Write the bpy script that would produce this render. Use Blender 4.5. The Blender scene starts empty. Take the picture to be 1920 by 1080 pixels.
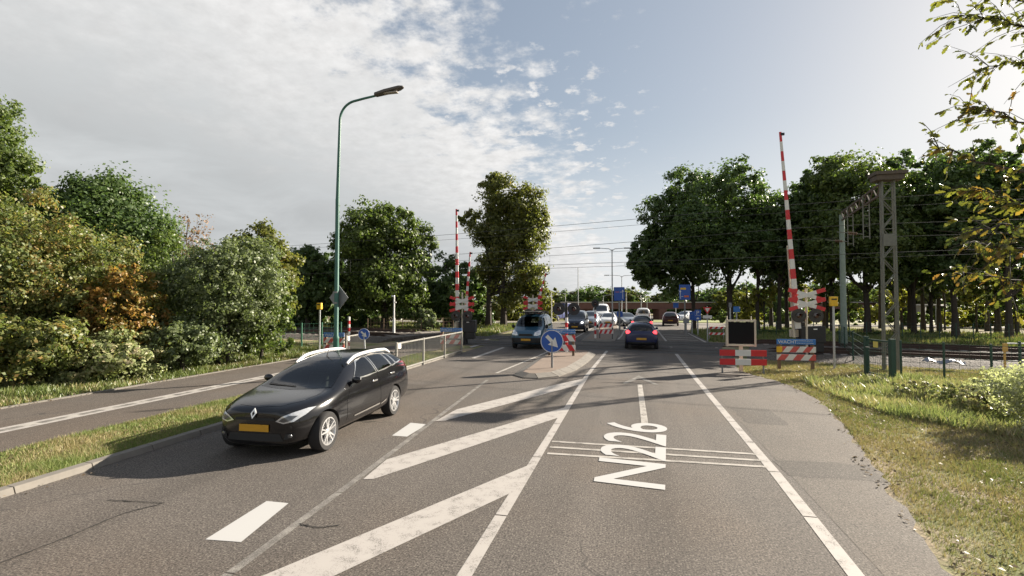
import bpy, bmesh, math, random
import numpy as np
from mathutils import Vector, Matrix
from mathutils.bvhtree import BVHTree

# ------------------------------------------------------------------ camera, sky, sun, exposure
scene = bpy.context.scene
COL = scene.collection
PI = math.pi
FPX, HY, EYE = 940.0, 568.0, 2.5          # focal length in pixels of a 1920 wide frame, horizon row, eye height
PITCH = math.atan((HY - 540) / FPX)
YAW = math.atan(220 / FPX * math.cos(PITCH))
cam_d = bpy.data.cameras.new('camera')
cam_d.sensor_width = 36.0
cam_d.lens = 36.0 * FPX / 1920.0
cam_d.clip_start = 0.1
cam_d.clip_end = 5000
cam = bpy.data.objects.new('camera', cam_d)
COL.objects.link(cam)
cam.location = (0, 0, EYE)
cam.rotation_euler = (PI / 2 + PITCH, 0, YAW)
scene.camera = cam

SUN_EL = math.radians(23.5)
SUN_AZ = math.radians(49.0)               # from +Y (along the road) towards +X
to_sun = Vector((math.sin(SUN_AZ) * math.cos(SUN_EL), math.cos(SUN_AZ) * math.cos(SUN_EL), math.sin(SUN_EL)))
sun_d = bpy.data.lights.new('sun', 'SUN')
sun_d.energy = 5.0
sun_d.angle = math.radians(0.53)
sun_d.color = (1.0, 0.90, 0.76)
sun = bpy.data.objects.new('sun', sun_d)
COL.objects.link(sun)
sun.rotation_euler = to_sun.to_track_quat('Z', 'Y').to_euler()

scene.view_settings.view_transform = 'Standard'
scene.view_settings.look = 'None'
scene.view_settings.exposure = 1.6
scene.view_settings.gamma = 1.0


class NT:
    """small helper round a node tree"""
    def __init__(self, tree):
        self.t = tree
        self.n = tree.nodes
        self.l = tree.links

    def node(self, kind, **kw):
        nd = self.n.new(kind)
        for k, v in kw.items():
            setattr(nd, k, v)
        return nd

    def link(self, a, b):
        self.l.new(a, b)

    def val(self, sock, v):
        if hasattr(v, 'is_linked') or isinstance(v, bpy.types.NodeSocket):
            self.l.new(v, sock)
        else:
            sock.default_value = v

    def math(self, op, a, b=0.0, c=None, clamp=False):
        nd = self.node('ShaderNodeMath', operation=op, use_clamp=clamp)
        self.val(nd.inputs[0], a)
        self.val(nd.inputs[1], b)
        if c is not None:
            self.val(nd.inputs[2], c)
        return nd.outputs[0]

    def smooth(self, x, lo, hi):
        nd = self.node('ShaderNodeMapRange', interpolation_type='SMOOTHSTEP')
        self.val(nd.inputs['Value'], x)
        nd.inputs['From Min'].default_value = lo
        nd.inputs['From Max'].default_value = hi
        return nd.outputs['Result']

    def mix(self, fac, a, b, blend='MIX'):
        nd = self.node('ShaderNodeMix', data_type='RGBA', blend_type=blend)
        self.val(nd.inputs[0], fac)
        for s, v in ((nd.inputs[6], a), (nd.inputs[7], b)):
            if isinstance(v, tuple):
                s.default_value = v if len(v) == 4 else (*v, 1)
            else:
                self.l.new(v, s)
        return nd.outputs[2]

    def noise(self, vec, scale, detail=3.0, rough=0.55, dim='3D', distortion=0.0):
        nd = self.node('ShaderNodeTexNoise', noise_dimensions=dim)
        if vec is not None:
            self.l.new(vec, nd.inputs['Vector'])
        nd.inputs['Scale'].default_value = scale
        nd.inputs['Detail'].default_value = detail
        nd.inputs['Roughness'].default_value = rough
        nd.inputs['Distortion'].default_value = distortion
        return nd.outputs['Fac']


world = bpy.data.worlds.new('World')
scene.world = world
world.use_nodes = True
W = NT(world.node_tree)
W.n.clear()
sky = W.node('ShaderNodeTexSky', sky_type='NISHITA')
sky.sun_disc = False
sky.sun_elevation = SUN_EL
sky.sun_rotation = SUN_AZ
sky.air_density = 1.0
sky.dust_density = 1.6
sky.ozone_density = 1.5
tc = W.node('ShaderNodeTexCoord')
sep = W.node('ShaderNodeSeparateXYZ')
W.link(tc.outputs['Generated'], sep.inputs[0])
zz = W.math('ADD', W.math('MAXIMUM', sep.outputs[2], 0.0), 0.06)
cu = W.math('DIVIDE', sep.outputs[0], zz)
cv = W.math('DIVIDE', sep.outputs[1], zz)
cmb = W.node('ShaderNodeCombineXYZ')
W.link(cu, cmb.inputs[0])
W.link(cv, cmb.inputs[1])
cvec = cmb.outputs[0]
# the cloud sheet lies to the left of a ragged edge that runs away from the viewer
edge = W.math('SUBTRACT', W.math('SUBTRACT', -0.30, W.math('DIVIDE', 0.42, W.math('MAXIMUM', cv, 0.4))), cu)
nz_ = W.math('ADD', W.math('MAXIMUM', sep.outputs[2], 0.0), 0.17)
nvec = W.node('ShaderNodeCombineXYZ')
W.link(W.math('DIVIDE', sep.outputs[0], nz_), nvec.inputs[0])
W.link(W.math('DIVIDE', sep.outputs[1], nz_), nvec.inputs[1])
nv_ = nvec.outputs[0]
n_mid = W.noise(nv_, 5.5, 7.0, 0.62)
n_fine = W.noise(nv_, 15.0, 6.0, 0.62)
n_puff = W.noise(nv_, 12.0, 5.0, 0.6)
n_wisp = W.noise(nv_, 2.2, 6.0, 0.58, distortion=0.5)
ragged = W.math('ADD', W.math('MULTIPLY', edge, 1.15), W.math('ADD', W.math('MULTIPLY', W.math('SUBTRACT', n_mid, 0.5), 2.6), W.math('MULTIPLY', W.math('SUBTRACT', n_fine, 0.5), 0.55)))
sheet = W.smooth(ragged, -0.22, 0.42)
# scattered puffs in the clear strip beside the sheet
near_edge = W.math('MULTIPLY', W.smooth(edge, -1.0, -0.15), W.smooth(cv, 1.2, 2.0))
puffs = W.math('MULTIPLY', W.smooth(W.math('ADD', n_puff, W.math('MULTIPLY', near_edge, 0.11)), 0.64, 0.78), near_edge)
back = W.math('MULTIPLY', W.smooth(cv, 0.15, -0.5), W.smooth(W.math('ADD', W.math('MULTIPLY', n_wisp, 0.7), W.math('MULTIPLY', n_mid, 0.5)), 0.54, 0.70))
cover = W.math('MAXIMUM', W.math('MAXIMUM', sheet, back), W.math('MULTIPLY', puffs, 0.9))
# white at the broken edge, soft grey towards the thick middle
thick = W.smooth(W.math('ADD', edge, W.math('MULTIPLY', W.math('SUBTRACT', n_wisp, 0.5), 2.2)), 0.0, 1.9)
ccol = W.mix(thick, (2.12, 2.10, 2.08, 1), (1.42, 1.47, 1.49, 1))
rip = W.mix(thick, n_fine, n_wisp)
rip_s = W.math('ADD', 0.70, W.math('MULTIPLY', rip, 0.56))
shadecol = W.node('ShaderNodeCombineXYZ')
for i in range(3):
    W.link(rip_s, shadecol.inputs[i])
ccol = W.mix(1.0, ccol, shadecol.outputs[0], 'MULTIPLY')
# clear sky: Nishita with its glare near the sun rolled off, milky towards the horizon
sp_ = W.node('ShaderNodeSeparateColor')
W.link(sky.outputs[0], sp_.inputs[0])
cc_ = W.node('ShaderNodeCombineColor')
for i in range(3):
    v_ = W.math('MULTIPLY', sp_.outputs[i], (0.40, 0.40, 0.39)[i])
    W.link(W.math('DIVIDE', v_, W.math('ADD', 1.0, W.math('DIVIDE', v_, 4.6))), cc_.inputs[i])
haze_f = W.math('MULTIPLY', W.smooth(sep.outputs[2], 0.34, 0.0), 0.85)
thin = W.mix(0.22, cc_.outputs[0], (1.75, 1.82, 1.95, 1))
veil = W.mix(haze_f, thin, (2.05, 2.12, 2.20, 1))
skycol = W.mix(cover, veil, ccol)
bg = W.node('ShaderNodeBackground')
bg.inputs['Strength'].default_value = 0.135
W.link(skycol, bg.inputs['Color'])
out = W.node('ShaderNodeOutputWorld')
W.link(bg.outputs[0], out.inputs['Surface'])


# ------------------------------------------------------------------ pixel helpers (survey of the place, in metres)
def at(px, py, z=0.0):
    x = (px - 960) / FPX
    y = -(py - 540) / FPX
    fwd = math.cos(PITCH) - y * math.sin(PITCH)
    up = math.sin(PITCH) + y * math.cos(PITCH)
    t = (z - EYE) / up
    X, Y = x * t, fwd * t
    c, s = math.cos(YAW), math.sin(YAW)
    return (X * c - Y * s, X * s + Y * c)


def dep(px, D):
    X = (px - 960) / FPX * D
    c, s = math.cos(YAW), math.sin(YAW)
    return (X * c - D * s, X * s + D * c)


def hz(py, D):
    return EYE + (HY - py) / FPX * D


def gz(x, y):
    """the ground dips gently beyond the crossing, towards the viaduct"""
    t = min(max((y - 60) / 50.0, 0), 1)
    return -1.2 * t * t * (3 - 2 * t)


# ------------------------------------------------------------------ materials
MATS = {}


def new_mat(name):
    m = bpy.data.materials.new(name)
    m.use_nodes = True
    N = NT(m.node_tree)
    b = N.n['Principled BSDF']
    return m, N, b


def setin(b, **kw):
    for k, v in kw.items():
        b.inputs[k.replace('_', ' ')].default_value = v


def simple(name, col, rough=0.5, metal=0.0, var=0.12, scale=9.0, coat=0.0, spec=0.5, bump=0.0):
    if name in MATS:
        return MATS[name]
    m, N, b = new_mat(name)
    tcn = N.node('ShaderNodeTexCoord')
    n = N.noise(tcn.outputs['Object'], scale, 4.0, 0.6)
    dark = tuple(c * (1 - var * 1.6) for c in col)
    lite = tuple(min(1, c * (1 + var)) for c in col)
    N.link(N.mix(n, dark, lite), b.inputs['Base Color'])
    N.link(N.math('ADD', rough - 0.06, N.math('MULTIPLY', n, 0.12)), b.inputs['Roughness'])
    b.inputs['Metallic'].default_value = metal
    b.inputs['Coat Weight'].default_value = coat
    b.inputs['Coat Roughness'].default_value = 0.05
    b.inputs['Specular IOR Level'].default_value = spec
    if bump:
        bp = N.node('ShaderNodeBump')
        bp.inputs['Strength'].default_value = bump
        N.link(N.noise(tcn.outputs['Object'], scale * 6, 3.0), bp.inputs['Height'])
        N.link(bp.outputs[0], b.inputs['Normal'])
    MATS[name] = m
    return m


def asphalt(name, c_dark, c_lite, speck=150.0, patch=0.35, warm=None, lines=False):
    m, N, b = new_mat(name)
    p = N.node('ShaderNodeTexCoord').outputs['Object']
    fine = N.noise(p, speck, 2.0, 0.7)
    grain = N.noise(p, speck * 0.30, 2.0, 0.8)
    mid = N.noise(p, 6.0, 4.0, 0.65)
    big = N.noise(p, patch, 4.0, 0.55)
    str_map = N.node('ShaderNodeMapping')
    str_map.inputs['Scale'].default_value = (1.1, 0.035, 1)
    N.link(p, str_map.inputs[0])
    streak = N.noise(str_map.outputs[0], 1.5, 3.0, 0.6)
    f = N.smooth(N.math('ADD', N.math('MULTIPLY', fine, 0.35), N.math('MULTIPLY', grain, 0.65)), 0.36, 0.64)
    col = N.mix(f, c_dark, c_lite)
    v = N.math('ADD', 0.42, N.math('ADD', N.math('MULTIPLY', big, 0.50), N.math('ADD', N.math('MULTIPLY', mid, 0.24), N.math('MULTIPLY', streak, 0.42))))
    cx = N.node('ShaderNodeCombineXYZ')
    for i in range(3):
        N.link(v, cx.inputs[i])
    col = N.mix(1.0, col, cx.outputs[0], 'MULTIPLY')
    if lines:
        sx_ = N.node('ShaderNodeSeparateXYZ')
        N.link(p, sx_.inputs[0])
        for cxx, half, k_ in ((0.33, .42, -.17), (-6.0, .42, -.15), (-.50, .30, .10), (1.20, .30, .10), (-5.2, .30, .08), (-6.85, .30, .08)):
            band = N.smooth(N.math('ABSOLUTE', N.math('SUBTRACT', N.math('ADD', sx_.outputs[0], N.math('MULTIPLY', N.math('SUBTRACT', mid, .5), .25)), cxx)), half, .05)
            v = N.math('ADD', v, N.math('MULTIPLY', band, k_))
        cx = N.node('ShaderNodeCombineXYZ')
        for i in range(3):
            N.link(v, cx.inputs[i])
        col = N.mix(1.0, N.mix(f, c_dark, c_lite), cx.outputs[0], 'MULTIPLY')
    # warmer, browner worn areas
    col = N.mix(N.math('MULTIPLY', N.smooth(N.noise(p, 0.23, 3.0, 0.6), 0.42, 0.66), 0.55), col, N.mix(1.0, col, (1.10, 0.98, 0.86), 'MULTIPLY'))
    # pale stones and dark tar spots
    vor = N.node('ShaderNodeTexVoronoi')
    vor.inputs['Scale'].default_value = 38.0
    N.link(p, vor.inputs['Vector'])
    spc = N.node('ShaderNodeSeparateColor')
    N.link(vor.outputs['Color'], spc.inputs[0])
    stone = N.math('MULTIPLY', N.math('LESS_THAN', vor.outputs['Distance'], 0.32), N.math('GREATER_THAN', spc.outputs[0], 0.55))
    tar = N.math('MULTIPLY', N.math('LESS_THAN', vor.outputs['Distance'], 0.36), N.math('LESS_THAN', spc.outputs[0], 0.22))
    col = N.mix(N.math('MULTIPLY', tar, 0.62), col, (0.02, 0.018, 0.017))
    col = N.mix(N.math('MULTIPLY', stone, 0.42), col, (0.28, 0.25, 0.215))
    # a few fine cracks
    vc = N.node('ShaderNodeTexVoronoi', feature='DISTANCE_TO_EDGE')
    vc.inputs['Scale'].default_value = 0.16
    wob = N.node('ShaderNodeVectorMath', operation='ADD')
    wn = N.node('ShaderNodeTexNoise')
    wn.inputs['Scale'].default_value = 1.4
    N.link(p, wn.inputs['Vector'])
    sc = N.node('ShaderNodeVectorMath', operation='SCALE')
    N.link(wn.outputs['Color'], sc.inputs[0])
    sc.inputs['Scale'].default_value = 0.9
    N.link(p, wob.inputs[0])
    N.link(sc.outputs[0], wob.inputs[1])
    N.link(wob.outputs[0], vc.inputs['Vector'])
    crack = N.math('MULTIPLY', N.math('LESS_THAN', vc.outputs['Distance'], 0.0022), N.smooth(big, 0.5, 0.6))
    col = N.mix(N.math('MULTIPLY', crack, 0.7), col, (0.03, 0.028, 0.026))
    N.link(col, b.inputs['Base Color'])
    b.inputs['Roughness'].default_value = 0.82
    b.inputs['Specular IOR Level'].default_value = 0.35
    bp = N.node('ShaderNodeBump')
    bp.inputs['Strength'].default_value = 0.55
    bp.inputs['Distance'].default_value = 0.006
    N.link(fine, bp.inputs['Height'])
    N.link(bp.outputs[0], b.inputs['Normal'])
    return m


def paint(name, col, wear=0.5, crack=True):
    m, N, b = new_mat(name)
    p = N.node('ShaderNodeTexCoord').outputs['Object']
    a = N.noise(p, 95.0, 3.0, 0.75)
    c = N.noise(p, 5.0, 4.0, 0.6)
    w = N.math('ADD', N.math('MULTIPLY', a, 0.75), N.math('MULTIPLY', c, 0.55))
    fac = N.smooth(w, 0.98 - wear * 0.55, 1.10 - wear * 0.42)
    if crack:
        vc = N.node('ShaderNodeTexVoronoi', feature='DISTANCE_TO_EDGE')
        vc.inputs['Scale'].default_value = 7.0
        wv = N.node('ShaderNodeVectorMath', operation='ADD')
        wn = N.node('ShaderNodeTexNoise')
        wn.inputs['Scale'].default_value = 9.0
        wn.inputs['Detail'].default_value = 5.0
        N.link(p, wn.inputs['Vector'])
        ws_ = N.node('ShaderNodeVectorMath', operation='SCALE')
        N.link(wn.outputs['Color'], ws_.inputs[0])
        ws_.inputs['Scale'].default_value = 0.28
        N.link(p, wv.inputs[0])
        N.link(ws_.outputs[0], wv.inputs[1])
        N.link(wv.outputs[0], vc.inputs['Vector'])
        ck = N.math('MULTIPLY', N.math('LESS_THAN', vc.outputs['Distance'], 0.016), N.smooth(c, 0.46, 0.60))
        fac = N.math('MAXIMUM', fac, N.math('MULTIPLY', ck, 0.7))
    N.link(N.mix(fac, col, (0.09, 0.082, 0.073)), b.inputs['Base Color'])
    b.inputs['Roughness'].default_value = 0.7
    return m


def leaf_mat(name, c1, c2, autumn=None, a_lo=0.55, a_hi=0.7, trans=0.35, seed=0.0, spec=0.42):
    m, N, b = new_mat(name)
    geo = N.node('ShaderNodeNewGeometry')
    rnd = geo.outputs['Random Per Island']
    mp = N.node('ShaderNodeMapping')
    mp.inputs['Location'].default_value = (seed, seed * 0.7, seed * 1.3)
    N.link(N.node('ShaderNodeTexCoord').outputs['Object'], mp.inputs[0])
    n1 = N.noise(mp.outputs[0], 0.55, 3.0, 0.6)
    f = N.math('ADD', N.math('MULTIPLY', rnd, 0.75), N.math('MULTIPLY', N.math('SUBTRACT', n1, 0.35), 0.8), clamp=True)
    col = N.mix(f, c1, c2)
    if autumn:
        r2 = N.math('FRACT', N.math('MULTIPLY', rnd, 17.31))
        af = N.smooth(N.math('ADD', N.math('MULTIPLY', N.noise(mp.outputs[0], 0.8, 2.0), 0.8), N.math('MULTIPLY', r2, 0.35)), a_lo, a_hi)
        col = N.mix(af, col, N.mix(N.math('FRACT', N.math('MULTIPLY', rnd, 5.7)), autumn[0], autumn[1]))
    N.link(col, b.inputs['Base Color'])
    b.inputs['Roughness'].default_value = 0.44
    b.inputs['Specular IOR Level'].default_value = spec
    tr = N.node('ShaderNodeBsdfTranslucent')
    N.link(N.mix(1.0, col, (1.35, 1.45, 0.80), 'MULTIPLY'), tr.inputs['Color'])
    mx = N.node('ShaderNodeMixShader')
    mx.inputs[0].default_value = trans
    N.link(b.outputs[0], mx.inputs[1])
    N.link(tr.outputs[0], mx.inputs[2])
    N.link(mx.outputs[0], N.n['Material Output'].inputs['Surface'])
    return m


def ground_mat():
    m, N, b = new_mat('soil_and_turf')
    p = N.node('ShaderNodeTexCoord').outputs['Object']
    n1 = N.noise(p, 0.6, 5.0, 0.6)
    n2 = N.noise(p, 9.0, 5.0, 0.7)
    n3 = N.noise(p, 70.0, 2.0, 0.7)
    grass = N.mix(n2, (0.085, 0.115, 0.035), (0.23, 0.225, 0.10))
    dry = N.mix(n3, (0.17, 0.125, 0.085), (0.40, 0.33, 0.235))
    col = N.mix(N.smooth(N.math('ADD', n1, N.math('MULTIPLY', n2, 0.3)), 0.52, 0.78), grass, dry)
    N.link(col, b.inputs['Base Color'])
    b.inputs['Roughness'].default_value = 0.95
    b.inputs['Specular IOR Level'].default_value = 0.15
    bp = N.node('ShaderNodeBump')
    bp.inputs['Strength'].default_value = 0.8
    bp.inputs['Distance'].default_value = 0.05
    N.link(n2, bp.inputs['Height'])
    N.link(bp.outputs[0], b.inputs['Normal'])
    return m


def gravel_mat(name, a, bcol):
    m, N, b = new_mat(name)
    p = N.node('ShaderNodeTexCoord').outputs['Object']
    v = N.node('ShaderNodeTexVoronoi')
    v.inputs['Scale'].default_value = 16.0
    N.link(p, v.inputs['Vector'])
    sp = N.node('ShaderNodeSeparateColor')
    N.link(v.outputs['Color'], sp.inputs[0])
    N.link(N.mix(sp.outputs[0], a, bcol), b.inputs['Base Color'])
    b.inputs['Roughness'].default_value = 0.9
    bp = N.node('ShaderNodeBump')
    bp.inputs['Strength'].default_value = 0.9
    bp.inputs['Distance'].default_value = 0.04
    N.link(v.outputs['Distance'], bp.inputs['Height'])
    N.link(bp.outputs[0], b.inputs['Normal'])
    return m


def paving_mat():
    m, N, b = new_mat('brown_paving')
    p = N.node('ShaderNodeTexCoord').outputs['Object']
    br = N.node('ShaderNodeTexBrick')
    N.link(p, br.inputs['Vector'])
    br.inputs['Scale'].default_value = 4.5
    br.inputs['Color1'].default_value = (0.185, 0.135, 0.100, 1)
    br.inputs['Color2'].default_value = (0.145, 0.108, 0.083, 1)
    br.inputs['Mortar'].default_value = (0.13, 0.10, 0.08, 1)
    br.inputs['Mortar Size'].default_value = 0.012
    n = N.noise(p, 14.0, 4.0)
    N.link(N.mix(N.math('MULTIPLY', n, 0.45), br.outputs['Color'], (0.22, 0.175, 0.14)), b.inputs['Base Color'])
    b.inputs['Roughness'].default_value = 0.9
    return m


def glass_mat(name, tint):
    m, N, b = new_mat(name)
    setin(b, Base_Color=(*tint, 1), Roughness=0.03)
    b.inputs['Specular IOR Level'].default_value = 0.9
    b.inputs['Coat Weight'].default_value = 0.6
    b.inputs['Coat Roughness'].default_value = 0.02
    return m


def clear_glass(name, tint, boost=1.25):
    m, N, b = new_mat(name)
    N.n.remove(b)
    tr = N.node('ShaderNodeBsdfTransparent')
    tr.inputs['Color'].default_value = (*tint, 1)
    gl = N.node('ShaderNodeBsdfGlossy')
    gl.inputs['Roughness'].default_value = 0.02
    fr = N.node('ShaderNodeFresnel')
    fr.inputs['IOR'].default_value = 1.55
    mx = N.node('ShaderNodeMixShader')
    N.link(N.math('MULTIPLY', fr.outputs[0], boost, clamp=True), mx.inputs[0])
    N.link(tr.outputs[0], mx.inputs[1])
    N.link(gl.outputs[0], mx.inputs[2])
    N.link(mx.outputs[0], N.n['Material Output'].inputs['Surface'])
    return m


def glow_mat(name, col, strength):
    m, N, b = new_mat(name)
    setin(b, Base_Color=(*col, 1), Roughness=0.2)
    b.inputs['Emission Color'].default_value = (*col, 1)
    b.inputs['Emission Strength'].default_value = strength
    return m


def car_paint(name, col, rough=0.28, metal=0.0):
    m, N, b = new_mat(name)
    p = N.node('ShaderNodeTexCoord').outputs['Object']
    dust = N.math('MULTIPLY', N.noise(p, 3.0, 5.0, 0.65), 0.02)
    N.link(N.mix(dust, col, (0.16, 0.145, 0.125)), b.inputs['Base Color'])
    N.link(N.math('ADD', rough, N.math('MULTIPLY', dust, 0.8)), b.inputs['Roughness'])
    b.inputs['Metallic'].default_value = metal
    b.inputs['Coat Weight'].default_value = 0.45
    b.inputs['Specular IOR Level'].default_value = 0.4
    b.inputs['Coat Roughness'].default_value = 0.04
    return m


M_ASPH = asphalt('road_asphalt', (0.024, 0.021, 0.019), (0.155, 0.136, 0.119), lines=True)
M_SHOULD = asphalt('worn_shoulder_asphalt', (0.034, 0.029, 0.025), (0.150, 0.130, 0.110), patch=0.6)
M_PATH = asphalt('cycle_path_asphalt', (0.036, 0.030, 0.026), (0.135, 0.115, 0.098), patch=0.5)
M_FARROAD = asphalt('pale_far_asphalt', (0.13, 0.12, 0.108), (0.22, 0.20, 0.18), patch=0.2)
M_XING = asphalt('crossing_panel_rubber', (0.03, 0.03, 0.03), (0.08, 0.079, 0.077), patch=0.7)
M_PAINT = paint('white_road_paint', (0.36, 0.335, 0.31), 0.58)
M_FRESH = paint('fresh_road_paint', (0.40, 0.395, 0.385), 0.24, crack=False)
M_WORN = paint('worn_road_paint', (0.37, 0.345, 0.31), 0.66)
M_FAINT = paint('faint_road_paint', (0.25, 0.235, 0.21), 0.85)
M_GROUND = ground_mat()
M_BALLAST = gravel_mat('ballast', (0.042, 0.034, 0.028), (0.120, 0.104, 0.090))
M_PAVE = paving_mat()
M_KERB = simple('kerb_concrete', (0.165, 0.150, 0.130), 0.9, var=0.25, scale=6, bump=0.3)
M_RAIL = simple('rusty_rail', (0.07, 0.045, 0.035), 0.6, 0.4, var=0.3)
M_SLEEPER = simple('sleeper_concrete', (0.22, 0.20, 0.18), 0.9, var=0.2)
M_GREEN = simple('green_pole_paint', (0.03, 0.115, 0.085), 0.45, var=0.25, scale=3)
M_FGREEN = simple('dark_green_fence_paint', (0.012, 0.048, 0.034), 0.5, var=0.2)
M_STEEL = simple('galvanised_steel', (0.42, 0.43, 0.43), 0.45, 0.55, var=0.2)
M_DSTEEL = simple('dull_grey_steel', (0.22, 0.22, 0.215), 0.6, 0.2, var=0.25)
M_LATTICE = simple('weathered_grey_green_steel', (0.15, 0.152, 0.13), 0.65, 0.1, var=0.25)
M_MASTG = simple('mast_pale_green', (0.20, 0.255, 0.21), 0.6, var=0.2)
M_CREAM = simple('cream_frame_paint', (0.52, 0.46, 0.36), 0.6, var=0.12)
M_WHITE = simple('white_enamel', (0.74, 0.73, 0.70), 0.45, var=0.1)
M_SIGNW = simple('sign_white', (0.62, 0.61, 0.57), 0.5, var=0.08)
M_RED = simple('red_enamel', (0.52, 0.018, 0.022), 0.4, var=0.12)
M_FADED = simple('faded_red', (0.50, 0.085, 0.07), 0.55, var=0.15)
M_BLUE = simple('sign_blue', (0.012, 0.075, 0.33), 0.4, var=0.1)
M_WBLUE = simple('plank_blue', (0.03, 0.15, 0.42), 0.5, var=0.12)
M_YELLOW = simple('yellow_box_paint', (0.68, 0.40, 0.015), 0.5, var=0.12)
M_PLATE = simple('number_plate_yellow', (0.52, 0.27, 0.012), 0.5, var=0.15)
M_BLACK = simple('black_housing', (0.012, 0.012, 0.013), 0.5, var=0.2)
M_MATTE = simple('matte_black_plastic', (0.018, 0.018, 0.018), 0.75, var=0.2)
M_SCREEN = simple('dark_display', (0.006, 0.006, 0.007), 0.6, var=0.15, spec=0.15)
M_TYRE = simple('tyre_rubber', (0.017, 0.016, 0.016), 0.85, var=0.2)
M_ALLOY = simple('alloy_silver', (0.62, 0.62, 0.62), 0.3, 0.75, var=0.06)
M_CHROME = simple('chrome_trim', (0.72, 0.71, 0.68), 0.16, 0.9, var=0.04)
M_SATIN = simple('satin_silver', (0.70, 0.70, 0.70), 0.35, 0.35, var=0.05)
M_GLASS = glass_mat('dark_car_glass', (0.014, 0.016, 0.017))
M_CLEAR = clear_glass('tinted_clear_glass', (0.42, 0.47, 0.44))
M_SEAT = simple('grey_seat_cloth', (0.07, 0.07, 0.075), 0.9, var=.2)
M_LENS = simple('clear_lamp_lens', (0.62, 0.63, 0.64), 0.12, 0.55, var=0.25, scale=22, coat=1.0)
M_LENSD = simple('lamp_reflector_dark', (0.10, 0.105, 0.11), 0.12, 0.5, var=0.4, scale=30, coat=1.0)
M_TAIL = simple('tail_lamp_red', (0.16, 0.008, 0.01), 0.18, var=0.1, coat=1.0)
M_BRAKE = glow_mat('lit_brake_lamp', (1.0, 0.05, 0.06), 1.1)
M_HEADON = glow_mat('lit_headlamp', (1.0, 0.97, 0.9), 2.2)
M_BARK = simple('dark_bark', (0.052, 0.042, 0.033), 0.95, var=0.35, scale=5, bump=0.5)
M_BARKL = simple('pale_twig_bark', (0.13, 0.105, 0.08), 0.9, var=0.3, scale=5)
M_BROWN = simple('viaduct_brown', (0.135, 0.062, 0.052), 0.8, var=0.2, scale=0.8)
M_CONC = simple('pale_concrete', (0.42, 0.40, 0.37), 0.85, var=0.15, scale=2)
M_WOOD = simple('weathered_wood_post', (0.16, 0.11, 0.07), 0.9, var=0.3)
M_WIRE = simple('overhead_wire_copper', (0.03, 0.032, 0.03), 0.6, 0.2)
M_LAMPH = simple('lamp_housing_brown_grey', (0.085, 0.075, 0.07), 0.6, var=0.25)
M_SIGNB = simple('sign_back_grey', (0.20, 0.205, 0.21), 0.6, 0.2, var=0.1)


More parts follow.
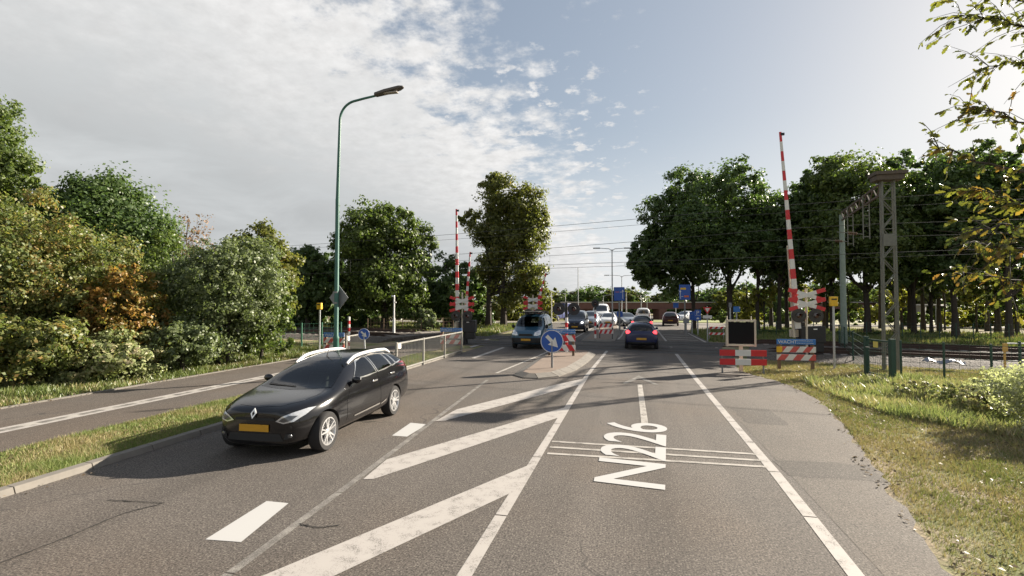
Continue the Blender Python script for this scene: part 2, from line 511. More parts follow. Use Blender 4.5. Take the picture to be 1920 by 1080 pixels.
# ------------------------------------------------------------------ mesh helpers
class MB:
    def __init__(self):
        self.v, self.f, self.m = [], [], []

    def add(self, vs, fs, m=0):
        o = len(self.v)
        self.v.extend(tuple(p) for p in vs)
        for f in fs:
            self.f.append(tuple(i + o for i in f))
            self.m.append(m)
        return self

    def box(self, c, s, m=0, rz=0.0):
        cx, cy, cz = c
        hx, hy, hz_ = s[0] / 2, s[1] / 2, s[2] / 2
        co, si = math.cos(rz), math.sin(rz)
        vs = []
        for x, y, z in ((-1, -1, -1), (1, -1, -1), (1, 1, -1), (-1, 1, -1), (-1, -1, 1), (1, -1, 1), (1, 1, 1), (-1, 1, 1)):
            X, Y = x * hx, y * hy
            vs.append((cx + X * co - Y * si, cy + X * si + Y * co, cz + z * hz_))
        return self.add(vs, [(0, 3, 2, 1), (4, 5, 6, 7), (0, 1, 5, 4), (1, 2, 6, 5), (2, 3, 7, 6), (3, 0, 4, 7)], m)

    def bar(self, p0, p1, w, d, m=0, w1=None, d1=None):
        """rectangular bar: w across (horizontal), d the other way"""
        p0, p1 = Vector(p0), Vector(p1)
        a = (p1 - p0).normalized()
        ref = Vector((0, 1, 0)) if abs(a.y) < 0.9 else Vector((0, 0, 1))
        x = a.cross(ref).normalized()
        y = a.cross(x).normalized()
        vs = []
        for p, ww, dd in ((p0, w, d), (p1, w1 or w, d1 or d)):
            for sx, sy in ((-1, -1), (1, -1), (1, 1), (-1, 1)):
                vs.append(p + x * sx * ww / 2 + y * sy * dd / 2)
        return self.add(vs, [(0, 3, 2, 1), (4, 5, 6, 7), (0, 1, 5, 4), (1, 2, 6, 5), (2, 3, 7, 6), (3, 0, 4, 7)], m)

    def tube(self, pts, radii, n=10, m=0, cap=True):
        pts = [Vector(p) for p in pts]
        if not hasattr(radii, '__len__'):
            radii = [radii] * len(pts)
        t0 = (pts[1] - pts[0]).normalized()
        ref = Vector((1, 0, 0)) if abs(t0.x) < 0.8 else Vector((0, 1, 0))
        x = (ref - t0 * ref.dot(t0)).normalized()
        vs = []
        for i, p in enumerate(pts):
            t = (pts[min(i + 1, len(pts) - 1)] - pts[max(i - 1, 0)]).normalized()
            x = (x - t * x.dot(t)).normalized()
            y = t.cross(x)
            for k in range(n):
                a = 2 * PI * k / n
                vs.append(p + (x * math.cos(a) + y * math.sin(a)) * radii[i])
        fs = []
        for i in range(len(pts) - 1):
            for k in range(n):
                fs.append((i * n + k, i * n + (k + 1) % n, (i + 1) * n + (k + 1) % n, (i + 1) * n + k))
        if cap:
            fs.append(tuple(reversed(range(n))))
            fs.append(tuple((len(pts) - 1) * n + k for k in range(n)))
        return self.add(vs, fs, m)

    def lathe(self, prof, c=(0, 0, 0), axis='z', n=24, m=0):
        vs, fs = [], []
        for r, h in prof:
            for k in range(n):
                a = 2 * PI * k / n
                q = (r * math.cos(a), r * math.sin(a), h)
                if axis == 'x':
                    q = (h, q[0], q[1])
                elif axis == 'y':
                    q = (q[0], h, q[1])
                vs.append((c[0] + q[0], c[1] + q[1], c[2] + q[2]))
        for i in range(len(prof) - 1):
            for k in range(n):
                fs.append((i * n + k, i * n + (k + 1) % n, (i + 1) * n + (k + 1) % n, (i + 1) * n + k))
        return self.add(vs, fs, m)

    def prism(self, poly, y0, y1, m=0, tf=None):
        """poly in (x, z), pushed from y0 to y1; tf maps each point"""
        n = len(poly)
        vs = [(x, y0, z) for x, z in poly] + [(x, y1, z) for x, z in poly]
        if tf:
            vs = [tf(p) for p in vs]
        fs = [tuple(range(n)), tuple(reversed(range(n, 2 * n)))]
        for i in range(n):
            j = (i + 1) % n
            fs.append((i, i + n, j + n, j))
        return self.add(vs, fs, m)

    def slab(self, poly, z0, z1, m=0):
        """poly in (x, y), from z0 up to z1"""
        n = len(poly)
        vs = [(x, y, z0) for x, y in poly] + [(x, y, z1) for x, y in poly]
        fs = [tuple(reversed(range(n))), tuple(range(n, 2 * n))]
        for i in range(n):
            j = (i + 1) % n
            fs.append((i, j, j + n, i + n))
        return self.add(vs, fs, m)

    def sheet(self, poly, z, m=0):
        return self.add([(x, y, z) for x, y in poly], [tuple(range(len(poly)))], m)

    def build(self, name, mats, parent=None, smooth=False, bevel=0.0, fix=True):
        me = bpy.data.meshes.new(name)
        me.from_pydata([tuple(p) for p in self.v], [], self.f)
        if not isinstance(mats, (list, tuple)):
            mats = [mats]
        for mt in mats:
            me.materials.append(mt)
        me.polygons.foreach_set('material_index', self.m)
        if fix:
            bm = bmesh.new()
            bm.from_mesh(me)
            bmesh.ops.recalc_face_normals(bm, faces=bm.faces)
            bm.to_mesh(me)
            bm.free()
        if smooth:
            me.polygons.foreach_set('use_smooth', [True] * len(me.polygons))
            me.set_sharp_from_angle(angle=math.radians(38))
        o = bpy.data.objects.new(name, me)
        COL.objects.link(o)
        if parent:
            o.parent = parent
        if bevel:
            b = o.modifiers.new('bevel', 'BEVEL')
            b.width = bevel
            b.segments = 2
            b.limit_method = 'ANGLE'
        return o


def tag(o, label, cat, group=None, kind=None):
    if label:
        o['label'] = label
    if cat:
        o['category'] = cat
    if group:
        o['group'] = group
    if kind:
        o['kind'] = kind
    return o


def thing(name, label, cat, loc=(0, 0, 0), rz=0.0, group=None):
    o = bpy.data.objects.new(name, None)
    o.empty_display_size = 0.3
    COL.objects.link(o)
    o.location = loc
    o.rotation_euler = (0, 0, rz)
    return tag(o, label, cat, group)


def struct(o):
    o['kind'] = 'structure'
    return o


def dup(root, loc, rz=None, label=None, group=None, scale=None):
    r = root.copy()
    COL.objects.link(r)
    r.location = loc
    if rz is not None:
        r.rotation_euler = (0, 0, rz)
    if scale is not None:
        r.scale = scale
    if label:
        r['label'] = label
    if group:
        r['group'] = group
    for ch in list(root.children):
        c = ch.copy()
        COL.objects.link(c)
        c.parent = r
        for g in list(ch.children):
            d = g.copy()
            COL.objects.link(d)
            d.parent = c
    return r


def text_obj(s, size, mat, parent, loc, name='lettering', rot=(PI / 2, 0, 0), align='LEFT', sx=1.0, depth=0.0015, bold=0.0):
    """lettering as a thin mesh; reads towards -y"""
    cu_ = bpy.data.curves.new(name, 'FONT')
    cu_.body = s
    cu_.size = size
    cu_.align_x = align
    cu_.extrude = depth
    cu_.offset = bold
    tmp = bpy.data.objects.new(name + '_src', cu_)
    COL.objects.link(tmp)
    dg = bpy.context.evaluated_depsgraph_get()
    me = bpy.data.meshes.new_from_object(tmp.evaluated_get(dg))
    bpy.data.objects.remove(tmp)
    bpy.data.curves.remove(cu_)
    me.transform(Matrix.Diagonal((sx, 1, 1, 1)))
    from mathutils import Euler
    me.transform(Matrix.Translation(loc) @ Euler(rot).to_matrix().to_4x4())
    me.materials.clear()
    me.materials.append(mat)
    o = bpy.data.objects.new(name, me)
    COL.objects.link(o)
    if parent:
        o.parent = parent
    return o


def np_mesh(name, V, F, mat, parent=None, smooth=False):
    """V (n,3), F (m,k) numpy"""
    me = bpy.data.meshes.new(name)
    m, k = F.shape
    me.vertices.add(len(V))
    me.vertices.foreach_set('co', np.ascontiguousarray(V, dtype=np.float32).ravel())
    me.loops.add(m * k)
    me.loops.foreach_set('vertex_index', np.ascontiguousarray(F, dtype=np.int32).ravel())
    me.polygons.add(m)
    me.polygons.foreach_set('loop_start', np.arange(0, m * k, k, dtype=np.int32))
    me.update(calc_edges=True)
    me.materials.append(mat)
    o = bpy.data.objects.new(name, me)
    COL.objects.link(o)
    if parent:
        o.parent = parent
    return o


# ------------------------------------------------------------------ the setting
def grid_ground():
    xs = np.concatenate([np.linspace(-900, -60, 10), np.linspace(-50, 50, 41), np.linspace(60, 900, 10)])
    ys = np.concatenate([np.linspace(-60, -12, 5), np.linspace(-8, 130, 70), np.linspace(150, 1800, 12)])
    V = np.array([(x, y, gz(x, y) - 0.03) for y in ys for x in xs])
    nx = len(xs)
    F = np.array([(j * nx + i, j * nx + i + 1, (j + 1) * nx + i + 1, (j + 1) * nx + i) for j in range(len(ys) - 1) for i in range(nx - 1)])
    return struct(np_mesh('ground', V, F, M_GROUND))


grid_ground()


def strip(name, rows, mat, dz, wob=0.0, wob_l=0.0, step=0.5, seed=1):
    """sheet between a left and a right edge given as (y, xl, xr) rows"""
    rnd = random.Random(seed)
    ys0 = [r[0] for r in rows]
    ys = np.arange(ys0[0], ys0[-1] + 1e-6, step)
    L = np.interp(ys, ys0, [r[1] for r in rows])
    R = np.interp(ys, ys0, [r[2] for r in rows])
    V, F = [], []
    n = 7
    for j, y in enumerate(ys):
        l = L[j] + rnd.uniform(-wob_l, wob_l)
        r = R[j] + rnd.uniform(-wob, wob)
        for i in range(n):
            V.append((l + (r - l) * i / (n - 1), y, gz(0, y) + dz))
    for j in range(len(ys) - 1):
        for i in range(n - 1):
            F.append((j * n + i, j * n + i + 1, (j + 1) * n + i + 1, (j + 1) * n + i))
    return struct(np_mesh(name, np.array(V), np.array(F), mat))


strip('road', [(-12, -7.6, 2.3), (5, -7.85, 2.4), (20, -8.15, 2.5), (24, -8.2, 4.6), (29, -8.25, 4.9), (38, -9.0, 5.0), (50, -9.6, 5.2), (56, -9.8, 6.2), (64, -10, 6.5), (150, -10, 6.5)], M_ASPH, 0.0, 0.02)
strip('shoulder', [(-12, 2.26, 2.6), (5.5, 2.26, 2.82), (8.4, 2.26, 3.54), (11, 2.26, 4.1), (13, 2.26, 4.5), (15, 2.26, 4.75), (17, 2.3, 4.72), (18.6, 2.35, 4.3), (20, 2.4, 3.9), (22.5, 2.5, 4.3)], M_SHOULD, 0.0018, 0.07, step=0.22)
strip('cycle_path', [(-12, -14.5, -10.4), (14, -14.4, -10.25), (20, -14.5, -10.2), (24, -14.2, -10.0), (30, -12.6, -9.9), (60, -13.5, -10.9)], M_PATH, 0.0, 0.03, 0.03)
# broad junction and pale roundabout road beyond the crossing
mb = MB()
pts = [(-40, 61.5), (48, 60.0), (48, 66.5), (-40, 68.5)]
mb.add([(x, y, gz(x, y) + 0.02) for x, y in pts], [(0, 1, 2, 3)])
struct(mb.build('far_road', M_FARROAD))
mb = MB()
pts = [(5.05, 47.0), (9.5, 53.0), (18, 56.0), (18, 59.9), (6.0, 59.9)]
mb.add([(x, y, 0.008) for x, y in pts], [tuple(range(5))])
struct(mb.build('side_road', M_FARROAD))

M_PATCH = asphalt('darker_repair_asphalt', (0.022, 0.019, 0.017), (0.098, 0.085, 0.072), patch=0.8)
rnd = random.Random(12)
mb = MB()
for x0, x1, y0, y1 in ((2.22, 3.55, 8.05, 8.85), (2.35, 3.2, 11.3, 12.9), (-3.2, -1.7, 12.4, 13.6), (-7.6, -5.9, 12.6, 14.4)):
    P = []
    for (a, b) in (((x0, y0), (x1, y0)), ((x1, y0), (x1, y1)), ((x1, y1), (x0, y1)), ((x0, y1), (x0, y0))):
        for k in range(6):
            P.append((a[0] + (b[0] - a[0]) * k / 6 + rnd.uniform(-.05, .05), a[1] + (b[1] - a[1]) * k / 6 + rnd.uniform(-.05, .05)))
    mb.sheet(P, 0.0030)
struct(mb.build('asphalt_patch', M_PATCH, fix=False))
mb = MB()
for pts_ in ([at(-60, 1080), at(120, 1010), at(235, 962), at(312, 943)], [at(205, 938), at(260, 941), at(312, 945)], [at(560, 983), at(600, 990), at(640, 985)]):
    P = []
    for i in range(len(pts_) - 1):
        for k in range(8):
            P.append((pts_[i][0] + (pts_[i + 1][0] - pts_[i][0]) * k / 8 + rnd.uniform(-.012, .012), pts_[i][1] + (pts_[i + 1][1] - pts_[i][1]) * k / 8 + rnd.uniform(-.012, .012)))
    for i in range(len(P) - 1):
        a, b = Vector(P[i]), Vector(P[i + 1])
        d_ = (b - a).normalized()
        nn = Vector((-d_.y, d_.x)) * rnd.uniform(.006, .012)
        mb.add([(a.x - nn.x, a.y - nn.y, .0075), (b.x - nn.x, b.y - nn.y, .0075), (b.x + nn.x, b.y + nn.y, .0075), (a.x + nn.x, a.y + nn.y, .0075)], [(0, 1, 2, 3)])
struct(mb.build('road_cracks', simple('tar_black', (.02, .018, .016), .9), fix=False))
# kerb on the left of the road (low concrete edging)
mb = MB()
yy = -8.0
while yy < 23.5:
    x0 = np.interp(yy, [-12, 5, 20, 26], [-7.6, -7.85, -8.15, -8.2])
    x1 = np.interp(yy + 1, [-12, 5, 20, 26], [-7.6, -7.85, -8.15, -8.2])
    mb.add([(x0, yy, -0.02), (x0 - 0.04, yy, 0.085), (x0 - 0.18, yy, 0.09), (x0 - 0.18, yy, -0.02),
            (x1, yy + 0.985, -0.02), (x1 - 0.04, yy + 0.985, 0.085), (x1 - 0.18, yy + 0.985, 0.09), (x1 - 0.18, yy + 0.985, -0.02)],
           [(0, 1, 5, 4), (1, 2, 6, 5), (2, 3, 7, 6), (0, 3, 2, 1), (4, 5, 6, 7)])
    yy += 1.0
struct(mb.build('kerb', M_KERB))
# flat edging along the far side of the cycle path
mb = MB()
mb.slab([(-14.62, -8), (-14.52, -8), (-14.42, 20.5), (-14.52, 20.5)], -0.02, 0.025)
struct(mb.build('path_edging', M_KERB))


# painted markings, one sheet 4 mm above the asphalt
def lerp_rows(rows, y):
    return float(np.interp(y, [r[0] for r in rows], [r[1] for r in rows]))


def line_strip(mb, rows, w, y0, y1, step=1.2, gap=0.0, m=0, z=0.0042):
    y = y0
    while y < y1 - 1e-6:
        ye = min(y + step, y1)
        a, b = lerp_rows(rows, y), lerp_rows(rows, ye - gap)
        za, zb = gz(0, y) + z, gz(0, ye) + z
        mb.add([(a - w / 2, y, za), (a + w / 2, y, za), (b + w / 2, ye - gap, zb), (b - w / 2, ye - gap, zb)], [(0, 1, 2, 3)], m)
        y = ye


RIGHT = [(-8, 1.98), (5.3, 2.0), (7.6, 2.07), (18, 2.12), (34, 2.33), (45, 2.45), (58, 2.6)]
LEFT = [(-8, -1.5), (4.4, -1.49), (17.4, -1.44), (27.6, -1.12), (39, -0.6), (58, -0.2)]
HATCH = [(-8, -3.3), (4, -3.61), (6.5, -3.78), (10.8, -4.13), (17.3, -4.63), (23.3, -4.2), (30, -3.9), (58, -3.5)]
mb = MB()
line_strip(mb, RIGHT, 0.15, -8, 30, 1.62, 0.028, 0)
line_strip(mb, RIGHT, 0.13, 33, 58, 2.0, 0.0, 1)
line_strip(mb, LEFT, 0.14, -8, 30, 2.3, 0.028, 0)
line_strip(mb, LEFT, 0.13, 33, 58, 2.0, 0.0, 1)
line_strip(mb, HATCH, 0.10, -8, 15.8, 2.0, 0.02, 3)
line_strip(mb, HATCH, 0.11, 17.3, 30, 2.0, 0.0, 2)
line_strip(mb, HATCH, 0.12, 33, 58, 2.0, 0.0, 1)
# diagonal hatching between the two lines
z2 = 0.0062


def quad_px(mb, pp, m, z):
    mb.add([(*at(*p), z) for p in pp], [tuple(range(len(pp)))], m)


quad_px(mb, [(410, 1115), (560, 1112), (966, 921), (986, 903), (1007, 866)], 1, z2)
quad_px(mb, [(681, 899), (700, 899), (1055.5, 780.5), (1064, 763), (1035, 771), (725, 862)], 1, z2)
quad_px(mb, [(816, 790), (835, 789), (1096, 719), (1103, 708), (1040, 722), (856, 768)], 1, z2)
# the lane dashes of the oncoming lane
for pp in ([(385, 1012), (452, 1017), (541, 944), (500, 940)], [(735, 817), (763, 819), (801, 796), (770, 793)]):
    quad_px(mb, pp, 4, 0.0042)
quad_px(mb, [(884, 671), (890, 672), (947, 652), (942, 651)], 0, 0.0042)
# triple rumble lines across the lane
for ya in ((827, 851), (849, 864.5), (850 + 1, 876)):
    pass
for (l, r) in (((1035, 828), (1418, 852)), ((1031, 838.5), (1428, 864)), ((1026, 850.5), (1440, 876))):
    xl, yl = at(*l)
    xr, yr = at(*r)
    mb.add([(xl, yl - 0.045, z2), (xr, yr - 0.045, z2), (xr, yr + 0.045, z2), (xl, yl + 0.045, z2)], [(0, 1, 2, 3)], 2)
# thin guide line and chevron ahead of the lettering
mb.add([(0.225, 10.7, 0.0042), (0.365, 10.7, 0.0042), (0.365, 15.9, 0.0042), (0.225, 15.9, 0.0042)], [(0, 1, 2, 3)], 2)
mb.add([(0.30, 17.9, 0.0042), (-0.25, 16.0, 0.0042), (-0.10, 16.0, 0.0042), (0.30, 17.2, 0.0042)], [(0, 1, 2, 3)], 3)
mb.add([(0.30, 17.9, 0.0042), (0.30, 17.2, 0.0042), (0.72, 16.0, 0.0042), (0.87, 16.0, 0.0042)], [(0, 1, 2, 3)], 3)
# faint stop line before the crossing
mb.add([(-1.35, 20.5, 0.0042), (2.05, 20.3, 0.0042), (2.05, 20.42, 0.0042), (-1.35, 20.62, 0.0042)], [(0, 1, 2, 3)], 3)
# markings beyond the crossing: edge line of the side lane and bars
for a, b in (((4.72, 29.8), (4.70, 43.5)),):
    mb.add([(a[0] - .07, a[1], .0042), (a[0] + .07, a[1], .0042), (b[0] + .07, b[1], .0042), (b[0] - .07, b[1], .0042)], [(0, 1, 2, 3)], 0)
for y in (33.4, 35.3, 37.6, 40.4):
    mb.add([(2.55, y + 0.9, .0042), (4.45, y, .0042), (4.45, y + 0.28, .0042), (2.55, y + 1.18, .0042)], [(0, 1, 2, 3)], 1)
# path centre line: two worn strips with blocks between
for dx in (-0.17, 0.17):
    yy = -8.0
    while yy < 21:
        mb.add([(-12.0 + dx - .075, yy, .0042), (-12.0 + dx + .075, yy, .0042), (-12.0 + dx + .075, yy + 2.98, .0042), (-12.0 + dx - .075, yy + 2.98, .0042)], [(0, 1, 2, 3)], 0)
        yy += 3.0
yy = -8.0
while yy < 21:
    mb.add([(-12.09, yy, .0042), (-11.91, yy, .0042), (-11.91, yy + 0.5, .0042), (-12.09, yy + 0.5, .0042)], [(0, 1, 2, 3)], 3)
    yy += 0.8
mb.add([(-12.10, -8, .003), (-11.90, -8, .003), (-11.90, 21, .003), (-12.10, 21, .003)], [(0, 1, 2, 3)], 2)
# crossing markings on the left
for pp in ([(900, 640), (905, 641), (935, 630), (931, 629)], [(880, 650), (884, 652), (925, 640), (921, 639)]):
    quad_px(mb, pp, 1, 0.0042)
struct(mb.build('road_markings', [M_PAINT, M_PAINT, M_WORN, M_FAINT, M_FRESH], fix=False))

# N226 lettering, read from the left-hand side, lying on the lane
lt = text_obj('N226', 1.42, M_FRESH, None, (0, 0, 0), 'road_number_lettering', rot=(0, 0, 0), sx=1.0, depth=0.0, bold=0.014)
vs = np.array([v.co[:] for v in lt.data.vertices])
lo, hi = vs.min(0), vs.max(0)
for v in lt.data.vertices:
    a = (v.co.x - lo[0]) / (hi[0] - lo[0])       # along the word -> away from the viewer
    h = (v.co.y - lo[1]) / (hi[1] - lo[1])       # letter height -> to the left
    xr = 0.46 + 0.28 * a
    xl = -0.52 + 0.05 * a
    v.co = (xr + (xl - xr) * h, 7.05 + 3.75 * a + 0.12 * h, 0.0085)
struct(lt)

# railway: ballast bed, two tracks and the road panels between the rails
TD = Vector((1, -0.24, 0)).normalized()
TN = Vector((0.24, 1, 0)).normalized()


def track_pt(c, s, off=0.0, z=0.0):
    p = Vector((0, c, 0)) + TD * s + TN * off
    return (p.x, p.y, z)


mb = MB()
for s0, s1 in ((-75, -15.2), (5.9, 75)):
    sec = [(-3.0, -0.02), (-1.7, 0.20), (6.6, 0.20), (7.9, -0.02)]
    vs = [track_pt(28.3, s0, o, z) for o, z in sec] + [track_pt(28.3, s1, o, z) for o, z in sec]
    mb.add(vs, [(0, 1, 5, 4), (1, 2, 6, 5), (2, 3, 7, 6), (0, 3, 2, 1), (4, 5, 6, 7)])
struct(mb.build('ballast_bed', M_BALLAST))
mb = MB()
for c in (28.3, 33.1):
    for o0, o1 in ((-1.9, -0.80), (-0.66, 0.66), (0.80, 1.9)):
        s = -14.8
        while s < 5.5:
            a, b = s, s + 1.18
            mb.add([track_pt(c, a, o0, .007), track_pt(c, b, o0, .007), track_pt(c, b, o1, .007), track_pt(c, a, o1, .007)], [(0, 1, 2, 3)])
            s += 1.2
struct(mb.build('crossing_panels', M_XING))
sl_proto = None
for ti, (c, lab) in enumerate(((28.3, 'nearer railway track crossing the road on pale ballast'), (33.1, 'farther railway track crossing the road behind the first'))):
    t = thing('railway_track', lab, 'railway track', (0, c, 0), 0, 'railway tracks')
    for o in (-0.7175, 0.7175):
        r = MB()
        for s0, s1, zb in ((-75, 75, 0.0),):
            prof = [(-0.065, .215), (-0.012, .235), (-0.012, .33), (-0.036, .34), (-0.036, .372), (0.036, .372), (0.036, .34), (0.012, .33), (0.012, .235), (0.065, .215)]
            n = len(prof)
            # rail sinks to road level inside the crossing
            secs = [(-75, 0), (-17, 0), (-14.8, -0.355), (5.6, -0.355), (7.6, 0), (75, 0)]
            vs = []
            for s, dz in secs:
                for q, z in prof:
                    p = TD * s + TN * (o + q)
                    vs.append((p.x, p.y, z + dz))
            fs = []
            for i in range(len(secs) - 1):
                for k in range(n):
                    fs.append((i * n + k, i * n + (k + 1) % n, (i + 1) * n + (k + 1) % n, (i + 1) * n + k))
            r.add(vs, fs)
        r.build('rail', M_RAIL, t)
    if sl_proto is None:
        s_ = MB()
        s_.box((0, 0, 0.185), (0.26, 2.5, 0.07))
        sl_proto = s_.build('sleeper', M_SLEEPER, t)
        sl_proto.rotation_euler = (0, 0, math.atan2(TD.y, TD.x))
        first = True
    for k in list(range(-44, -23)) + list(range(12, 48)):
        p = TD * (k * 0.65)
        if first:
            sl_proto.location = p
            first = False
        else:
            q = sl_proto.copy()
            COL.objects.link(q)
            q.parent = t
            q.location = p


# traffic islands with sloped kerb stones
def island(name, poly, mat_top, h=0.14, inset=0.33):
    cx = sum(p[0] for p in poly) / len(poly)
    cy = sum(p[1] for p in poly) / len(poly)
    n = len(poly)
    # subdivide the outline for separate stones
    P = []
    for i in range(n):
        a, b = Vector(poly[i]), Vector(poly[(i + 1) % n])
        k = max(1, int((b - a).length / 0.8))
        for q in range(k):
            P.append(a + (b - a) * q / k)
    n = len(P)
    inner = []
    for i in range(n):
        d = (P[(i + 1) % n] - P[i - 1]).normalized()
        nn = Vector((-d.y, d.x))
        inner.append(P[i] + nn * inset)
    mb = MB()
    for i in range(n):
        j = (i + 1) % n
        e = (P[j] - P[i]).normalized() * 0.012
        a0, a1 = P[i] + e, P[j] - e
        b0, b1 = inner[i] + e, inner[j] - e
        mb.add([(a0.x, a0.y, -.02), (a1.x, a1.y, -.02), (b1.x, b1.y, -.02), (b0.x, b0.y, -.02), (a0.x, a0.y, .03), (a1.x, a1.y, .03), (b1.x, b1.y, h), (b0.x, b0.y, h)],
               [(0, 1, 5, 4), (4, 5, 6, 7), (1, 2, 6, 5), (3, 0, 4, 7)])
    k = mb.build('island_kerb', M_KERB)
    struct(k)
    mb = MB()
    mb.sheet([(p.x, p.y) for p in inner], h - 0.004)
    struct(mb.build('island_paving', mat_top))


island('island', [(-3.9, 16.9), (-3.45, 16.35), (-2.95, 16.35), (-2.35, 16.95), (-1.95, 18.6), (-1.7, 21.5), (-1.6, 24.6), (-1.9, 25.6), (-3.6, 25.6), (-4.0, 22.4)], M_PAVE)
island('island', [(-3.1, 33.0), (-1.3, 32.6), (-0.95, 33.4), (-0.75, 45), (-1.0, 56), (-2.4, 56), (-3.2, 45)], M_PAVE)


# ------------------------------------------------------------------ vehicles
# a body is a loft through cross-sections; local front faces -y, ground at z = 0
def loft_body(st, subdiv=2):
    L = st[-1][0]
    vs, fs = [], []
    N = 14
    for row in st:
        s, zb, wb, zs, ws, zm, wm, zbe, wbe, zr, wr, zc = row
        y = s - L / 2
        half = [(0, zb), (wb, zb), (ws, zs), (wm, zm), (wbe, zbe), (wr, zr), (wr * .55, zc - .012), (0, zc)]
        ring = [(x, y, z) for x, z in half] + [(-x, y, z) for x, z in half[6:0:-1]]
        vs += ring
    for i in range(len(st) - 1):
        for k in range(N):
            k2 = (k + 1) % N
            fs.append((i * N + k, i * N + k2, (i + 1) * N + k2, (i + 1) * N + k))

    def cap(o, flip):
        R = [o + k for k in range(8)]
        Lf = [o] + [o + 14 - k for k in range(1, 7)] + [o + 7]
        out_ = []
        for k in range(7):
            if k == 0:
                f = (R[0], R[1], Lf[1])
            elif k == 6:
                f = (R[6], R[7], Lf[6])
            else:
                f = (R[k], R[k + 1], Lf[k + 1], Lf[k])
            out_.append(tuple(reversed(f)) if flip else f)
        return out_
    fs += cap(0, True) + cap((len(st) - 1) * N, False)
    me = bpy.data.meshes.new('loft')
    me.from_pydata(vs, [], fs)
    bm = bmesh.new()
    bm.from_mesh(me)
    bmesh.ops.recalc_face_normals(bm, faces=bm.faces)
    bm.to_mesh(me)
    bm.free()
    o = bpy.data.objects.new('loft', me)
    COL.objects.link(o)
    m = o.modifiers.new('s', 'SUBSURF')
    m.levels = subdiv
    m.render_levels = subdiv
    return o


def bake(o):
    dg = bpy.context.evaluated_depsgraph_get()
    dg.update()
    return bpy.data.meshes.new_from_object(o.evaluated_get(dg))


def in_poly(P, poly):
    x, y = P[:, 0], P[:, 1]
    ins = np.zeros(len(P), bool)
    n = len(poly)
    j = n - 1
    for i in range(n):
        xi, yi = poly[i]
        xj, yj = poly[j]
        c = ((yi > y) != (yj > y)) & (x < (xj - xi) * (y - yi) / (yj - yi + 1e-12) + xi)
        ins ^= c
        j = i
    return ins


